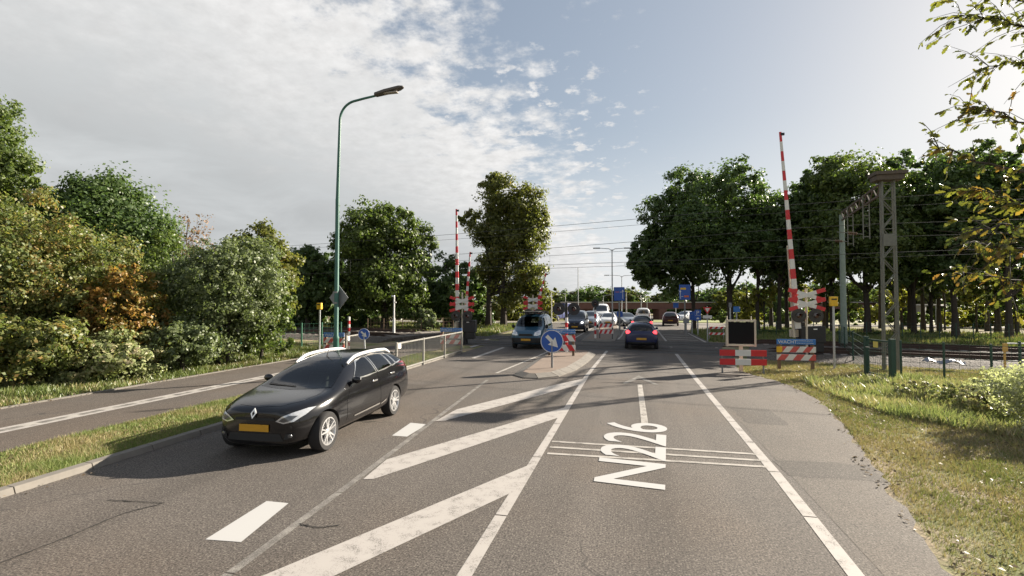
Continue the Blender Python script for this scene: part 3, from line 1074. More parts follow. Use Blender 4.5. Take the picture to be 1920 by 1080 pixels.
class Body:
    def __init__(self, st, wheel_y, wheel_r, mats, subdiv=2, arch=0.055, wheel_in=0.5):
        self.L = st[-1][0]
        o = loft_body(st, subdiv)
        solid = bake(o)
        bm = bmesh.new()
        bm.from_mesh(solid)
        self.bvh = BVHTree.FromBMesh(bm)
        bm.free()
        o.modifiers.clear()
        o.data = solid
        cut = MB()
        for wy in wheel_y:
            for sx in (-1, 1):
                r = wheel_r + arch
                prof = [(0.0, 0.0), (r, 0.0), (r, 0.9), (0.0, 0.9)]
                if sx > 0:
                    cut.lathe([(0.001, wheel_in), (r, wheel_in), (r, 1.6), (0.001, 1.6)], (0, wy, wheel_r), 'x', 40)
                else:
                    cut.lathe([(0.001, -1.6), (r, -1.6), (r, -wheel_in), (0.001, -wheel_in)], (0, wy, wheel_r), 'x', 40)
        c = cut.build('cut', M_MATTE)
        b = o.modifiers.new('b', 'BOOLEAN')
        b.operation = 'DIFFERENCE'
        b.solver = 'EXACT'
        b.object = c
        me = bake(o)
        me.materials.clear()
        for mt in mats:
            me.materials.append(mt)
        for p in me.polygons:
            p.use_smooth = True
            p.material_index = 0
            cc = p.center
            if abs(cc.x) < 0.96 and cc.z < wheel_r * 2 + 0.2:
                for wy in wheel_y:
                    d = math.hypot(cc.y - wy, cc.z - wheel_r)
                    rad = Vector((0, cc.y - wy, cc.z - wheel_r))
                    if d < wheel_r + arch + 0.01 and abs(p.normal.x) < 0.35 and rad.dot(p.normal) < 0 and abs(cc.x) > wheel_in - 0.01:
                        p.material_index = 1
                    if abs(abs(cc.x) - wheel_in) < 0.01 and d < wheel_r + arch:
                        p.material_index = 1
            if cc.z < 0.235:
                p.material_index = 1
        me.set_sharp_from_angle(angle=math.radians(42))
        bpy.data.objects.remove(o)
        bpy.data.objects.remove(c)
        self.mesh = me

    def patch(self, name, poly, view, mat, parent, off=0.004, grid=0.05, smooth=True, flip=False):
        """a thin skin following the body, its outline given in one view"""
        views = {'left': ((0, 1, 0), (0, 0, 1), (-1, 0, 0)), 'right': ((0, 1, 0), (0, 0, 1), (1, 0, 0)),
                 'front': ((1, 0, 0), (0, 0, 1), (0, 1, 0)), 'rear': ((1, 0, 0), (0, 0, 1), (0, -1, 0)),
                 'top': ((1, 0, 0), (0, 1, 0), (0, 0, -1))}
        U, V, D = [Vector(q) for q in views[view]]
        if view in ('left', 'right'):
            poly = [(s - self.L / 2, z) for s, z in poly]
        elif view == 'top':
            poly = [(x, s - self.L / 2) for x, s in poly]
        bm = bmesh.new()
        bm.faces.new([bm.verts.new((u, v, 0)) for u, v in poly])
        us = [p[0] for p in poly]
        vv = [p[1] for p in poly]
        for ax, lo_, hi_ in ((0, min(us), max(us)), (1, min(vv), max(vv))):
            g = lo_ + grid
            while g < hi_ - 1e-4:
                co = [0, 0, 0]
                no = [0, 0, 0]
                co[ax] = g
                no[ax] = 1
                bmesh.ops.bisect_plane(bm, geom=bm.verts[:] + bm.edges[:] + bm.faces[:], plane_co=co, plane_no=no)
                g += grid
        for v in bm.verts:
            p = U * v.co.x + V * v.co.y
            hit, nrm, _, _ = self.bvh.ray_cast(p - D * 6, D)
            if hit is None:
                hit, nrm, _, _ = self.bvh.find_nearest(p - D * 0.85)
            if nrm.dot(D) > 0:
                nrm = -nrm
            v.co = hit + nrm * off
        bm.normal_update()
        for f in bm.faces:
            if f.normal.dot(D) > 0:
                f.normal_flip()
            f.smooth = smooth
        me = bpy.data.meshes.new(name)
        bm.to_mesh(me)
        bm.free()
        me.materials.append(mat)
        o = bpy.data.objects.new(name, me)
        COL.objects.link(o)
        o.parent = parent
        return o

    def cut(self, poly, view):
        """open the bodywork behind a pane"""
        ax = {'left': (1, 2), 'right': (1, 2), 'front': (0, 2), 'rear': (0, 2)}[view]
        nd = {'left': (1, 0, 0), 'right': (-1, 0, 0), 'front': (0, -1, 0), 'rear': (0, 1, 0)}[view]
        if view in ('left', 'right'):
            poly = [(s_ - self.L / 2, z) for s_, z in poly]
        nd = Vector(nd)
        bm = bmesh.new()
        bm.from_mesh(self.mesh)
        kill = []
        for f in bm.faces:
            if f.normal.dot(nd) < 0.12:
                continue
            P = np.array([(v.co[ax[0]], v.co[ax[1]]) for v in f.verts])
            if in_poly(P, poly).all():
                kill.append(f)
        bmesh.ops.delete(bm, geom=kill, context='FACES')
        bm.to_mesh(self.mesh)
        bm.free()

    def surf(self, view, a, b, off=0.0):
        """point and normal on the body"""
        if view in ('left', 'right'):
            sx = 1 if view == 'left' else -1
            p = Vector((0, a - self.L / 2, b))
            h, n, _, _ = self.bvh.ray_cast(p + Vector((6 * sx, 0, 0)), Vector((-sx, 0, 0)))
            if h is None:
                h, n, _, _ = self.bvh.find_nearest(p + Vector((.9 * sx, 0, 0)))
        elif view == 'top':
            p = Vector((a, b - self.L / 2, 0))
            h, n, _, _ = self.bvh.ray_cast(p + Vector((0, 0, 6)), Vector((0, 0, -1)))
        else:
            sy = -1 if view == 'front' else 1
            p = Vector((a, 0, b))
            h, n, _, _ = self.bvh.ray_cast(p + Vector((0, 6 * sy, 0)), Vector((0, -sy, 0)))
            if h is None:
                h, n, _, _ = self.bvh.find_nearest(p + Vector((0, sy * self.L / 2, 0)))
        return h + n * off, n


def cabin(root, ys, zf, wheel_y, w=.36, back=True, hh=.62):
    """front seats, rear bench, dashboard and steering wheel"""
    for x in (-w, w):
        m = MB()
        m.bar((x, ys - .28, zf + .10), (x, ys + .22, zf + .06), .50, .16)
        m.bar((x, ys + .22, zf + .08), (x, ys + .38, zf + hh), .48, .14, 0, .40, .10)
        m.bar((x, ys + .40, zf + hh + .03), (x, ys + .43, zf + hh + .20), .25, .10)
        m.build('seat', M_SEAT, root, bevel=.04)
    if back:
        m = MB()
        m.bar((0, ys + .95, zf + .08), (0, ys + 1.15, zf + hh - .02), 1.25, .14)
        for x in (-.38, .38):
            m.bar((x, ys + 1.17, zf + hh), (x, ys + 1.19, zf + hh + .15), .24, .09)
        m.build('rear_bench', M_SEAT, root, bevel=.04)
    m = MB()
    m.box((0, wheel_y - .28, zf + .36), (1.42, .42, .16))
    m.build('dashboard', M_MATTE, root, bevel=.05)
    m = MB()
    pts = [(w + .17 * math.cos(a), wheel_y + .07 * math.sin(a), zf + .44 + .17 * math.sin(a)) for a in [2 * PI * k / 20 for k in range(21)]]
    m.tube(pts, .016, 6, 0, False)
    m.build('steering_wheel', M_MATTE, root, smooth=True)


def mirror(poly):
    return [(-x, z) for x, z in poly]


WHEELS = {}


def wheel_meshes(r, width, alloy, spokes=10):
    key = (r, width, alloy.name, spokes)
    if key in WHEELS:
        return WHEELS[key]
    w = width / 2
    rr = r * 0.70
    t = MB()
    t.lathe([(rr, -w), (r * .93, -w), (r * .985, -w * .8), (r, -w * .4), (r, w * .4), (r * .985, w * .8), (r * .93, w), (rr + .012, w * .97), (rr, w * .85), (rr, -w)], axis='x', n=36)
    tm = t.build('tyre', M_TYRE, smooth=True)
    k = MB()
    k.lathe([(rr, w * .86), (rr + .006, w * .95), (rr - .012, w * .97), (rr - .022, w * .80), (rr - .025, -w * .5)], axis='x', n=36, m=0)
    k.lathe([(rr - .02, w * .05), (.02, w * .05)], axis='x', n=24, m=1)
    k.lathe([(0.068, w * .55), (0.066, w * .80), (.05, w * .86), (0.001, w * .86)], axis='x', n=20, m=0)
    for i in range(spokes):
        a = 2 * PI * i / spokes + (0.12 if i % 2 else -0.12) * (1 if spokes == 10 else 0)
        d = Vector((0, math.cos(a), math.sin(a)))
        k.bar(Vector((w * .70, 0, 0)) + d * 0.05, Vector((w * .82, 0, 0)) + d * (rr - .012), .035, .03, 0, .030, .022)
    km = k.build('rim', [alloy, M_BLACK], smooth=True)
    res = (tm.data, km.data)
    bpy.data.objects.remove(tm)
    bpy.data.objects.remove(km)
    WHEELS[key] = res
    return res


def add_wheels(root, wheel_y, r, track, width=0.21, alloy=None, spokes=10, names='wheel'):
    alloy = alloy or M_ALLOY
    tm, km = wheel_meshes(r, width, alloy, spokes)
    for wy in wheel_y:
        for sx in (1, -1):
            e = bpy.data.objects.new('wheel', None)
            e.empty_display_size = 0.2
            COL.objects.link(e)
            e.parent = root
            e.location = (sx * track, wy, r)
            e.rotation_euler = (0.3 * wy, 0, 0 if sx > 0 else PI)
            for nm, md in (('tyre', tm), ('rim', km)):
                o = bpy.data.objects.new(nm, md)
                COL.objects.link(o)
                o.parent = e


def obj_mesh(name, me, parent):
    o = bpy.data.objects.new(name, me)
    COL.objects.link(o)
    o.parent = parent
    return o


def mirrors(B, root, s, z, paint_m, w=0.19, gap=0.02, hh=0.13):
    for view, sx in (('left', 1), ('right', -1)):
        p, n = B.surf(view, s, z)
        m = MB()
        c = (p.x + sx * (w / 2 + gap), p.y, p.z + 0.03)
        prof = []
        for i in range(9):
            a = PI * i / 8
            prof.append((math.sin(a) * hh / 2 + .002, -math.cos(a) * w / 2))
        m.lathe(prof, c, 'x', 14, 0)
        m.box((p.x + sx * gap, p.y, p.z - 0.01), (gap * 2 + .05, .06, .04), 1)
        # squash along the driving direction
        m.v = [(x, p.y + (y - p.y) * 0.75 + 0.0, zz_) for x, y, zz_ in m.v]
        o = m.build('wing_mirror', [paint_m, M_MATTE], root, smooth=True)


def plate(root, y, z, facing, B=None, w=0.52, h=0.11):
    m = MB()
    m.box((0, y, z), (w, .016, h))
    return m.build('number_plate', M_PLATE, root, bevel=0.004)


def ring(name, c, axis, r, t, mat, parent, n=20):
    m = MB()
    m.lathe([(r - t, -.006), (r, -.006), (r, .006), (r - t, .006), (r - t, -.006)], c, axis, n)
    return m.build(name, mat, parent)


# ---- the black estate car in the foreground
ST_ESTATE = [
    (0.06, .27, .44, .39, .50, .56, .54, .70, .50, .735, .40, .745),
    (0.13, .19, .56, .34, .64, .56, .67, .735, .62, .80, .48, .82),
    (0.36, .19, .67, .33, .78, .58, .82, .80, .75, .865, .60, .89),
    (0.78, .18, .78, .33, .895, .62, .925, .87, .86, .92, .70, .945),
    (1.14, .18, .80, .34, .900, .64, .925, .935, .87, .965, .755, .975),
    (1.64, .18, .80, .34, .900, .64, .925, .98, .87, 1.215, .655, 1.25),
    (2.16, .18, .80, .34, .900, .64, .925, 1.00, .865, 1.39, .555, 1.44),
    (2.70, .18, .80, .34, .900, .64, .925, 1.02, .865, 1.43, .55, 1.485),
    (3.35, .18, .80, .34, .900, .66, .925, 1.05, .86, 1.42, .55, 1.475),
    (3.90, .19, .79, .34, .900, .68, .92, 1.085, .84, 1.375, .54, 1.43),
    (4.22, .21, .76, .36, .865, .70, .90, 1.09, .81, 1.30, .56, 1.355),
    (4.43, .24, .70, .38, .82, .70, .85, 1.06, .77, 1.13, .62, 1.16),
    (4.54, .36, .62, .44, .72, .62, .77, .88, .72, .96, .60, .98),
]
BLACK = car_paint('black_car_paint', (0.004, 0.004, 0.005), 0.16)
WLE = (0.735 - 2.27, 3.47 - 2.27)
B = Body(ST_ESTATE, WLE, 0.325, [BLACK, M_MATTE], subdiv=3, arch=0.045, wheel_in=0.58)
est = thing('estate_car', 'black estate car with silver roof rails and alloy wheels driving towards the viewer', 'car', (-5.95, 9.12, 0.005), 0.05)
obj_mesh('body', B.mesh, est)
add_wheels(est, WLE, 0.325, 0.80, 0.215)
WSP = [(-.70, .985), (-.40, .965), (0, .958), (.40, .965), (.70, .985), (.545, 1.315), (.46, 1.385), (.25, 1.412), (0, 1.42), (-.25, 1.412), (-.46, 1.385), (-.545, 1.315)]
B.cut(WSP, 'front')
ws = B.patch('windscreen', WSP, 'front', M_CLEAR, est, 0.006, 0.035)
cabin(est, 2.15 - 2.27, .42, 1.62 - 2.27)
B.patch('wiper', [(-.55, 1.00), (0.05, .982), (0.05, .992), (-.55, 1.015)], 'front', M_MATTE, ws, 0.016, 0.05)
RWP = [(-.58, 1.10), (.58, 1.10), (.47, 1.33), (-.47, 1.33)]
B.cut(RWP, 'rear')
B.patch('rear_window', RWP, 'rear', M_CLEAR, est, 0.005, 0.05)
side_glass = {
    'front': [(1.74, 1.037), (1.98, 1.165), (2.24, 1.310), (2.50, 1.360), (2.655, 1.370), (2.70, 1.057)],
    'rear': [(2.79, 1.062), (2.755, 1.373), (3.05, 1.375), (3.38, 1.355), (3.47, 1.097)],
    'corner': [(3.53, 1.102), (3.445, 1.350), (3.62, 1.330), (3.74, 1.122)],
    'quarter': [(3.80, 1.127), (3.685, 1.325), (3.92, 1.280), (4.10, 1.180), (4.14, 1.157)],
}
frames = {
    'front': [(1.66, 1.017), (1.94, 1.185), (2.22, 1.335), (2.49, 1.385), (2.68, 1.395), (2.735, 1.037)],
    'rear': [(2.745, 1.037), (2.715, 1.397), (3.05, 1.399), (3.40, 1.377), (3.50, 1.077)],
    'corner': [(3.505, 1.077), (3.41, 1.375), (3.65, 1.350), (3.775, 1.097)],
    'quarter': [(3.78, 1.100), (3.655, 1.350), (3.93, 1.303), (4.13, 1.190), (4.18, 1.142)],
}
def frame_strip(B, outer, inner, view, parent):
    """bright trim round a pane: strips along each edge of its outline"""
    cx_ = sum(p[0] for p in inner) / len(inner)
    cz_ = sum(p[1] for p in inner) / len(inner)
    m = MB()
    n = len(inner)
    for i in range(n):
        a, b = inner[i], inner[(i + 1) % n]
        k = max(1, int(math.hypot(b[0] - a[0], b[1] - a[1]) / .06))
        for q in range(k):
            P = []
            for f in (q / k, (q + 1) / k):
                s_, z_ = a[0] + (b[0] - a[0]) * f, a[1] + (b[1] - a[1]) * f
                d_ = math.hypot(s_ - cx_, z_ - cz_)
                P.append(B.surf(view, s_, z_, .011)[0])
                P.append(B.surf(view, s_ + (s_ - cx_) / d_ * .026, z_ + (z_ - cz_) / d_ * .026, .011)[0])
            m.add(P, [(0, 1, 3, 2)])
    m.build('frame', M_CHROME, parent)


for view in ('left', 'right'):
    for k in ('front', 'rear', 'corner', 'quarter'):
        B.cut(side_glass[k], view)
        w = B.patch('window', side_glass[k], view, M_CLEAR, est, 0.009, 0.05)
        frame_strip(B, frames[k], side_glass[k], view, w)
    for k, poly, hd in (('front', [(1.36, .36), (1.33, .70), (1.58, .98), (2.71, 1.035), (2.72, .36)], (2.50, .905)),
                        ('rear', [(2.74, .36), (2.73, 1.035), (3.50, 1.07), (3.54, .95), (3.30, .74), (3.06, .56), (2.98, .36)], (3.38, .945))):
        d = B.patch('door', poly, view, BLACK, est, 0.0035, 0.04)
        p, n = B.surf(view, *hd, off=0.022)
        h = MB()
        h.box((p.x, p.y, p.z), (.028, .21, .034))
        h.build('handle', M_CHROME, d, bevel=0.008)
        a, b = (1.62, 2.70) if k == 'front' else (2.76, 3.00)
        B.patch('trim_strip', [(a, .385), (b, .40 if k == 'front' else .425), (b, .432 if k == 'front' else .455), (a, .41)], view, M_CHROME, d, 0.014, 0.05)
    # roof rails
    sx = 1 if view == 'left' else -1
    r = MB()
    pts, rad = [], []
    for i in range(15):
        s = 1.98 + (3.98 - 1.98) * i / 14
        q, n = B.surf('top', sx * (.545 - 0.02 * i / 14), s)
        lift = 0.06 * min(1, i / 2.2, (14 - i) / 1.6) + .012
        pts.append(Vector((q.x, q.y, q.z + lift)))
        rad.append(0.034 if 0 < i < 14 else .024)
    r.tube(pts, rad, 10)
    r.build('roof_rail', M_SATIN, est, smooth=True)
# bonnet, lights, grilles, badge
B.patch('bonnet', [(-.62, 1.12), (-.66, .85), (-.58, .45), (-.38, .22), (0, .15), (.38, .22), (.58, .45), (.66, .85), (.62, 1.12), (0, 1.06)], 'top', BLACK, est, 0.0035, 0.05)
HL = [(.37, .615), (.50, .580), (.64, .61), (.735, .69), (.79, .780), (.73, .78), (.61, .742), (.47, .69)]
HLD = [(.42, .622), (.50, .600), (.61, .63), (.67, .69), (.57, .70), (.48, .665)]
FOG = [(.50, .33), (.62, .34), (.65, .43), (.53, .425)]
for sgn in (1, -1):
    pf = (lambda P: P) if sgn > 0 else mirror
    h = B.patch('headlight', pf(HL), 'front', M_LENS, est, 0.010, 0.03)
    B.patch('reflector', pf(HLD), 'front', M_LENSD, h, 0.015, 0.03)
    f = B.patch('fog_light_recess', pf(FOG), 'front', M_MATTE, est, 0.006, 0.03)
    q, n = B.surf('front', sgn * .585, .385, 0.012)
    fl = MB()
    fl.lathe([(0.001, -.010), (.028, -.008), (.034, .0), (.034, .03)], tuple(q), 'y', 16)
    fl.build('fog_light', M_LENSD, f, smooth=True)
    B.patch('tail_light', pf([(.52, .92), (.80, .98), (.82, 1.10), (.74, 1.12), (.56, 1.02)]), 'rear', M_TAIL, est, 0.010, 0.04)
    B.patch('tail_light_side', [(4.34, .93), (4.47, .90), (4.45, 1.04), (4.27, 1.06)], 'left' if sgn > 0 else 'right', M_TAIL, est, 0.011, 0.04)
B.patch('upper_grille', [(-.36, .625), (.36, .625), (.34, .665), (-.34, .665)], 'front', M_MATTE, est, 0.006, 0.03)
B.patch('lower_grille', [(-.50, .30), (.50, .30), (.44, .42), (-.44, .42)], 'front', M_MATTE, est, 0.006, 0.04)
q, n = B.surf('front', 0, .735, .02)
bd = MB()
o_, i_ = 0.078, 0.045
dia = [(0, o_), (o_ * .62, 0), (0, -o_), (-o_ * .62, 0)]
dii = [(0, i_), (i_ * .55, 0), (0, -i_), (-i_ * .55, 0)]
tfm = lambda p: (p[0], q.y + p[1] + p[2] * 0.35, q.z + p[2])
for k in range(4):
    k2 = (k + 1) % 4
    bd.prism([dia[k], dia[k2], dii[k2], dii[k]], -.012, .012, 0, tfm)
bd.build('diamond_badge', M_CHROME, est)
q, n = B.surf('front', 0, .505, .012)
plate(est, q.y - .004, .505, -1)
mirrors(B, est, 1.66, 1.02, BLACK)
q, n = B.surf('top', 0, 2.18)
an = MB()
an.tube([(q.x, q.y, q.z), (q.x, q.y + .05, q.z + .12), (q.x, q.y + .14, q.z + .30)], [.014, .006, .003], 6)
an.build('aerial', M_MATTE, est)
sp = MB()
qa, n = B.surf('top', 0, 4.16)
sp.prism([(-.54, 0), (.54, 0), (.56, .03), (-.56, .03)], 0, .24, 0, lambda p: (p[0], qa.y + p[1], qa.z - .035 + p[2] - p[1] * .05 - 0.05 * abs(p[0])))
sp.build('roof_spoiler', BLACK, est, bevel=0.01)

# ---- generic bodies for the other traffic
ST_VAN = [
    (0.00, .36, .55, .44, .66, .56, .72, .74, .68, .83, .55, .86),
    (0.13, .26, .70, .40, .80, .60, .85, .86, .80, .97, .62, 1.00),
    (0.50, .22, .76, .40, .88, .65, .92, .99, .86, 1.08, .70, 1.11),
    (0.92, .21, .78, .40, .90, .68, .93, 1.08, .87, 1.17, .76, 1.20),
    (1.25, .21, .78, .40, .90, .70, .93, 1.12, .88, 1.48, .755, 1.53),
    (1.55, .21, .78, .40, .90, .70, .93, 1.12, .88, 1.74, .72, 1.80),
    (2.30, .21, .78, .40, .90, .70, .93, 1.12, .88, 1.82, .71, 1.88),
    (3.60, .21, .78, .40, .90, .70, .93, 1.12, .88, 1.82, .71, 1.88),
    (4.10, .23, .77, .40, .88, .70, .91, 1.12, .87, 1.79, .70, 1.85),
    (4.25, .30, .72, .45, .82, .70, .86, 1.12, .83, 1.70, .66, 1.75),
]
ST_HATCH = [
    (0.00, .36, .50, .42, .58, .54, .62, .66, .58, .70, .46, .72),
    (0.10, .24, .64, .36, .74, .54, .78, .72, .72, .78, .56, .81),
    (0.32, .19, .70, .33, .82, .58, .86, .80, .80, .87, .64, .895),
    (0.75, .18, .74, .33, .86, .62, .89, .90, .84, .965, .68, .995),
    (1.10, .18, .76, .34, .865, .64, .895, .97, .845, 1.03, .72, 1.05),
    (1.50, .18, .76, .34, .865, .64, .895, 1.00, .845, 1.28, .66, 1.315),
    (1.85, .18, .76, .34, .865, .64, .895, 1.01, .84, 1.43, .60, 1.475),
    (2.35, .18, .76, .34, .865, .64, .895, 1.03, .84, 1.475, .585, 1.525),
    (2.95, .18, .76, .34, .870, .66, .90, 1.05, .84, 1.455, .57, 1.51),
    (3.35, .19, .75, .35, .865, .68, .90, 1.06, .825, 1.37, .555, 1.43),
    (3.58, .22, .72, .38, .84, .68, .88, 1.03, .80, 1.20, .585, 1.24),
    (3.74, .30, .68, .42, .80, .62, .84, .90, .78, .99, .62, 1.01),
    (3.80, .36, .64, .44, .74, .58, .78, .78, .73, .86, .58, .88),
]


def scaled(st, sy=1.0, sxx=1.0, sz=1.0):
    out_ = []
    for r in st:
        q = list(r)
        q[0] *= sy
        for i in (1, 3, 5, 7, 9, 11):
            q[i] *= sz
        for i in (2, 4, 6, 8, 10):
            q[i] *= sxx
        out_.append(tuple(q))
    return out_


def body_kind(kind, sy=1.0, sxx=1.0, sz=1.0):
    st = {'van': ST_VAN, 'hatch': ST_HATCH}[kind]
    st = scaled(st, sy, sxx, sz)
    L = st[-1][0]
    if kind == 'van':
        wy, r = (0.86 * sy - L / 2, 3.40 * sy - L / 2), 0.32 * (0.5 + 0.5 * sz)
    else:
        wy, r = (0.80 * sy - L / 2, 3.18 * sy - L / 2), 0.305
    return st, wy, r


def vehicle(name, label, kind, loc, rz, paint_m, scale=(1, 1, 1), group=None, cat='car', lights_on=False, brake=False, glass=None, subdiv=2, spokes=8, roof_m=None, plates=True, only_rear=False, clear=False):
    sy, sxx, sz = scale
    st, wy, r = body_kind(kind, sy, sxx, sz)
    L = st[-1][0]
    Bq = Body(st, wy, r, [paint_m, M_MATTE], subdiv=subdiv, arch=0.05, wheel_in=0.56 * sxx)
    t = thing(name, label, cat, loc, rz, group)
    obj_mesh('body', Bq.mesh, t)
    add_wheels(t, wy, r, 0.78 * sxx, 0.19, M_ALLOY, spokes)
    G = glass or M_GLASS
    op = clear
    if clear:
        G = M_CLEAR
        _patch = Bq.patch

        def patch_cut(nm, poly, view, *a_, **k_):
            if nm in ('windscreen', 'rear_window', 'window', 'rear_side_window'):
                Bq.cut(poly, view)
            return _patch(nm, poly, view, *a_, **k_)
        Bq.patch = patch_cut
        cabin(t, (1.95 if kind == 'van' else 1.85) * sy - L / 2, .62 if kind == 'van' else .42, (1.42 if kind == 'van' else 1.42) * sy - L / 2, back=kind != 'van')
    S = lambda P, a, b: [(x * a, z * b) for x, z in P]
    sides = ('left', 'right')
    if kind == 'van':
        Bq.patch('windscreen', S([(-.74, 1.20), (0, 1.17), (.74, 1.20), (.68, 1.58), (.60, 1.70), (0, 1.73), (-.60, 1.70), (-.68, 1.58)], sxx, sz), 'front', G, t, .008, .06)
        Bq.patch('rear_window', S([(-.60, 1.18), (.60, 1.18), (.55, 1.62), (-.55, 1.62)], sxx, sz), 'rear', G, t, .008, .08)
        for v in sides:
            Bq.patch('window', S([(1.18, 1.17), (1.45, 1.50), (1.62, 1.66), (2.15, 1.68), (2.15, 1.16)], sy, sz), v, G, t, .010, .07)
            d = Bq.patch('door', S([(1.05, .42), (1.05, .95), (1.18, 1.13), (2.20, 1.13), (2.20, .42)], sy, sz), v, paint_m, t, .005, .07)
            p, n = Bq.surf(v, 2.02 * sy, 1.0 * sz, .02)
            h = MB()
            h.box(tuple(p), (.03, .18, .035))
            h.build('handle', M_MATTE, d)
            Bq.patch('rear_side_window' if not only_rear else 'side_panel', S([(2.28, 1.17), (2.28, 1.68), (3.30, 1.68), (3.40, 1.17)], sy, sz), v, G if not only_rear else paint_m, t, .010, .08)
        hl = S([(.44, .76), (.66, .74), (.78, .80), (.76, 1.0), (.66, 1.01), (.47, .90)], sxx, sz)
        tl = S([(.70, .80), (.80, .80), (.80, 1.25), (.71, 1.25)], sxx, sz)
        Bq.patch('front_bumper', S([(-.76, .36), (.76, .36), (.80, .62), (-.80, .62)], sxx, sz), 'front', M_MATTE, t, .010, .06)
        Bq.patch('grille', S([(-.38, .72), (.38, .72), (.36, .84), (-.36, .84)], sxx, sz), 'front', M_MATTE, t, .010, .06)
        pz, mz, ms = .52 * sz, 1.16 * sz, 1.18 * sy
        rz_ = .78 * sz
    else:
        Bq.patch('windscreen', S([(-.66, 1.05), (0, 1.02), (.66, 1.05), (.565, 1.38), (.48, 1.43), (0, 1.465), (-.48, 1.43), (-.565, 1.38)], sxx, sz), 'front', G, t, .008, .06)
        Bq.patch('rear_window', S([(-.60, 1.07), (0, 1.04), (.60, 1.07), (.565, 1.25), (.47, 1.38), (0, 1.41), (-.47, 1.38), (-.565, 1.25)], sxx, sz), 'rear', G, t, .008, .05)
        for v in sides:
            Bq.patch('window', S([(1.62, 1.06), (1.95, 1.31), (2.12, 1.385), (2.32, 1.40), (2.34, 1.075)], sy, sz), v, G, t, .010, .06)
            Bq.patch('window', S([(2.42, 1.08), (2.40, 1.40), (2.95, 1.385), (3.18, 1.32), (3.30, 1.16)], sy, sz), v, G, t, .010, .06)
            d = Bq.patch('door', S([(1.28, .36), (1.28, .75), (1.52, 1.02), (2.37, 1.045), (2.38, .36)], sy, sz), v, paint_m, t, .005, .06)
            p, n = Bq.surf(v, 2.2 * sy, .93 * sz, .02)
            h = MB()
            h.box(tuple(p), (.028, .18, .032))
            h.build('handle', M_MATTE, d)
        hl = S([(.40, .66), (.62, .62), (.76, .72), (.80, .84), (.70, .84), (.50, .76)], sxx, sz)
        tl = S([(.57, .97), (.66, .885), (.78, .87), (.815, .98), (.76, 1.06), (.66, 1.07)], sxx, sz)
        Bq.patch('grille', S([(-.42, .36), (.42, .36), (.38, .50), (-.38, .50)], sxx, sz), 'front', M_MATTE, t, .008, .05)
        Bq.patch('rear_bumper', S([(-.68, .30), (.68, .30), (.72, .42), (-.72, .42)], sxx, sz), 'rear', M_MATTE, t, .010, .06)
        pz, mz, ms = .54 * sz, 1.06 * sz, 1.55 * sy
        rz_ = .68 * sz
    for sgn in (1, -1):
        pf = (lambda P: P) if sgn > 0 else mirror
        h = Bq.patch('headlight', pf(hl), 'front', M_LENS, t, .012, .05)
        if lights_on:
            q, n = Bq.surf('front', sgn * .62 * sxx, (.86 if kind == 'van' else .73) * sz, .025)
            b = MB()
            b.lathe([(.001, -.02), (.07, -.012), (.085, .02)], tuple(q), 'y', 14)
            b.build('lit_bulb', M_HEADON, h, smooth=True)
        Bq.patch('tail_light', pf(tl), 'rear', M_BRAKE if brake else M_TAIL, t, .012, .04)
    if plates:
        q, n = Bq.surf('front', 0, pz, .012)
        plate(t, q.y, pz, -1)
        q, n = Bq.surf('rear', 0, rz_ if kind == 'van' else .60 * sz, .014)
        plate(t, q.y, q.z, 1)
    mirrors(Bq, t, ms, mz, M_MATTE if kind == 'van' else paint_m, .17, .02, .15 if kind == 'hatch' else .22)
    return t, Bq


P_TEAL = car_paint('teal_blue_paint', (0.028, 0.085, 0.14), 0.3, 0.3)
P_NAVY = car_paint('dark_navy_paint', (0.009, 0.016, 0.062), 0.25, 0.2)
P_NIGHT = car_paint('night_blue_paint', (0.010, 0.016, 0.04), 0.25, 0.2)
P_SILV = car_paint('silver_paint', (0.36, 0.39, 0.43), 0.3, 0.6)
P_WHITE = car_paint('white_van_paint', (0.66, 0.67, 0.68), 0.3)
P_GREY = car_paint('dark_grey_paint', (0.05, 0.055, 0.06), 0.3, 0.3)
P_MAROON = car_paint('dark_maroon_paint', (0.05, 0.014, 0.016), 0.3, 0.2)
P_TRUCK = car_paint('truck_blue_paint', (0.010, 0.022, 0.12), 0.4)
P_RED = car_paint('bright_red_paint', (0.38, 0.02, 0.02), 0.3)

van, Bv = vehicle('delivery_van', 'teal blue compact van with dark roof rack waiting left of the island', 'van', (-5.42, 28.5, 0.005), 0.0, P_TEAL, cat='van', clear=True)
rk = MB()
for y in (-1.0, -.35, .3, .95, 1.5):
    rk.box((0, y, 1.965), (1.36, .05, .04))
for x in (-.62, .62):
    rk.box((x, .25, 1.94), (.045, 2.7, .045))
    for y in (-1.0, .3, 1.5):
        rk.box((x, y, 1.875), (.04, .06, .13))
rk.box((0, .25, 2.0), (.9, 2.5, .03))
rk.build('roof_rack', M_MATTE, van)

cor, Bc = vehicle('hatchback_car', 'dark navy hatchback with lit brake lights seen from behind on the crossing', 'hatch', (0.62, 29.6, 0.005), PI, P_NAVY, (1, 1, .955), brake=True, clear=True)
ring('round_badge', (0, 1.80, .90), 'y', .062, .014, M_CHROME, cor)
wv = MB()
wv.bar((-.02, 1.86, 1.09), (-.33, 1.80, 1.13), .02, .02)
wv.build('rear_wiper', M_MATTE, cor)

def oncoming(px, D):
    x, y = dep(px, D)
    return (x, y, 0.005)

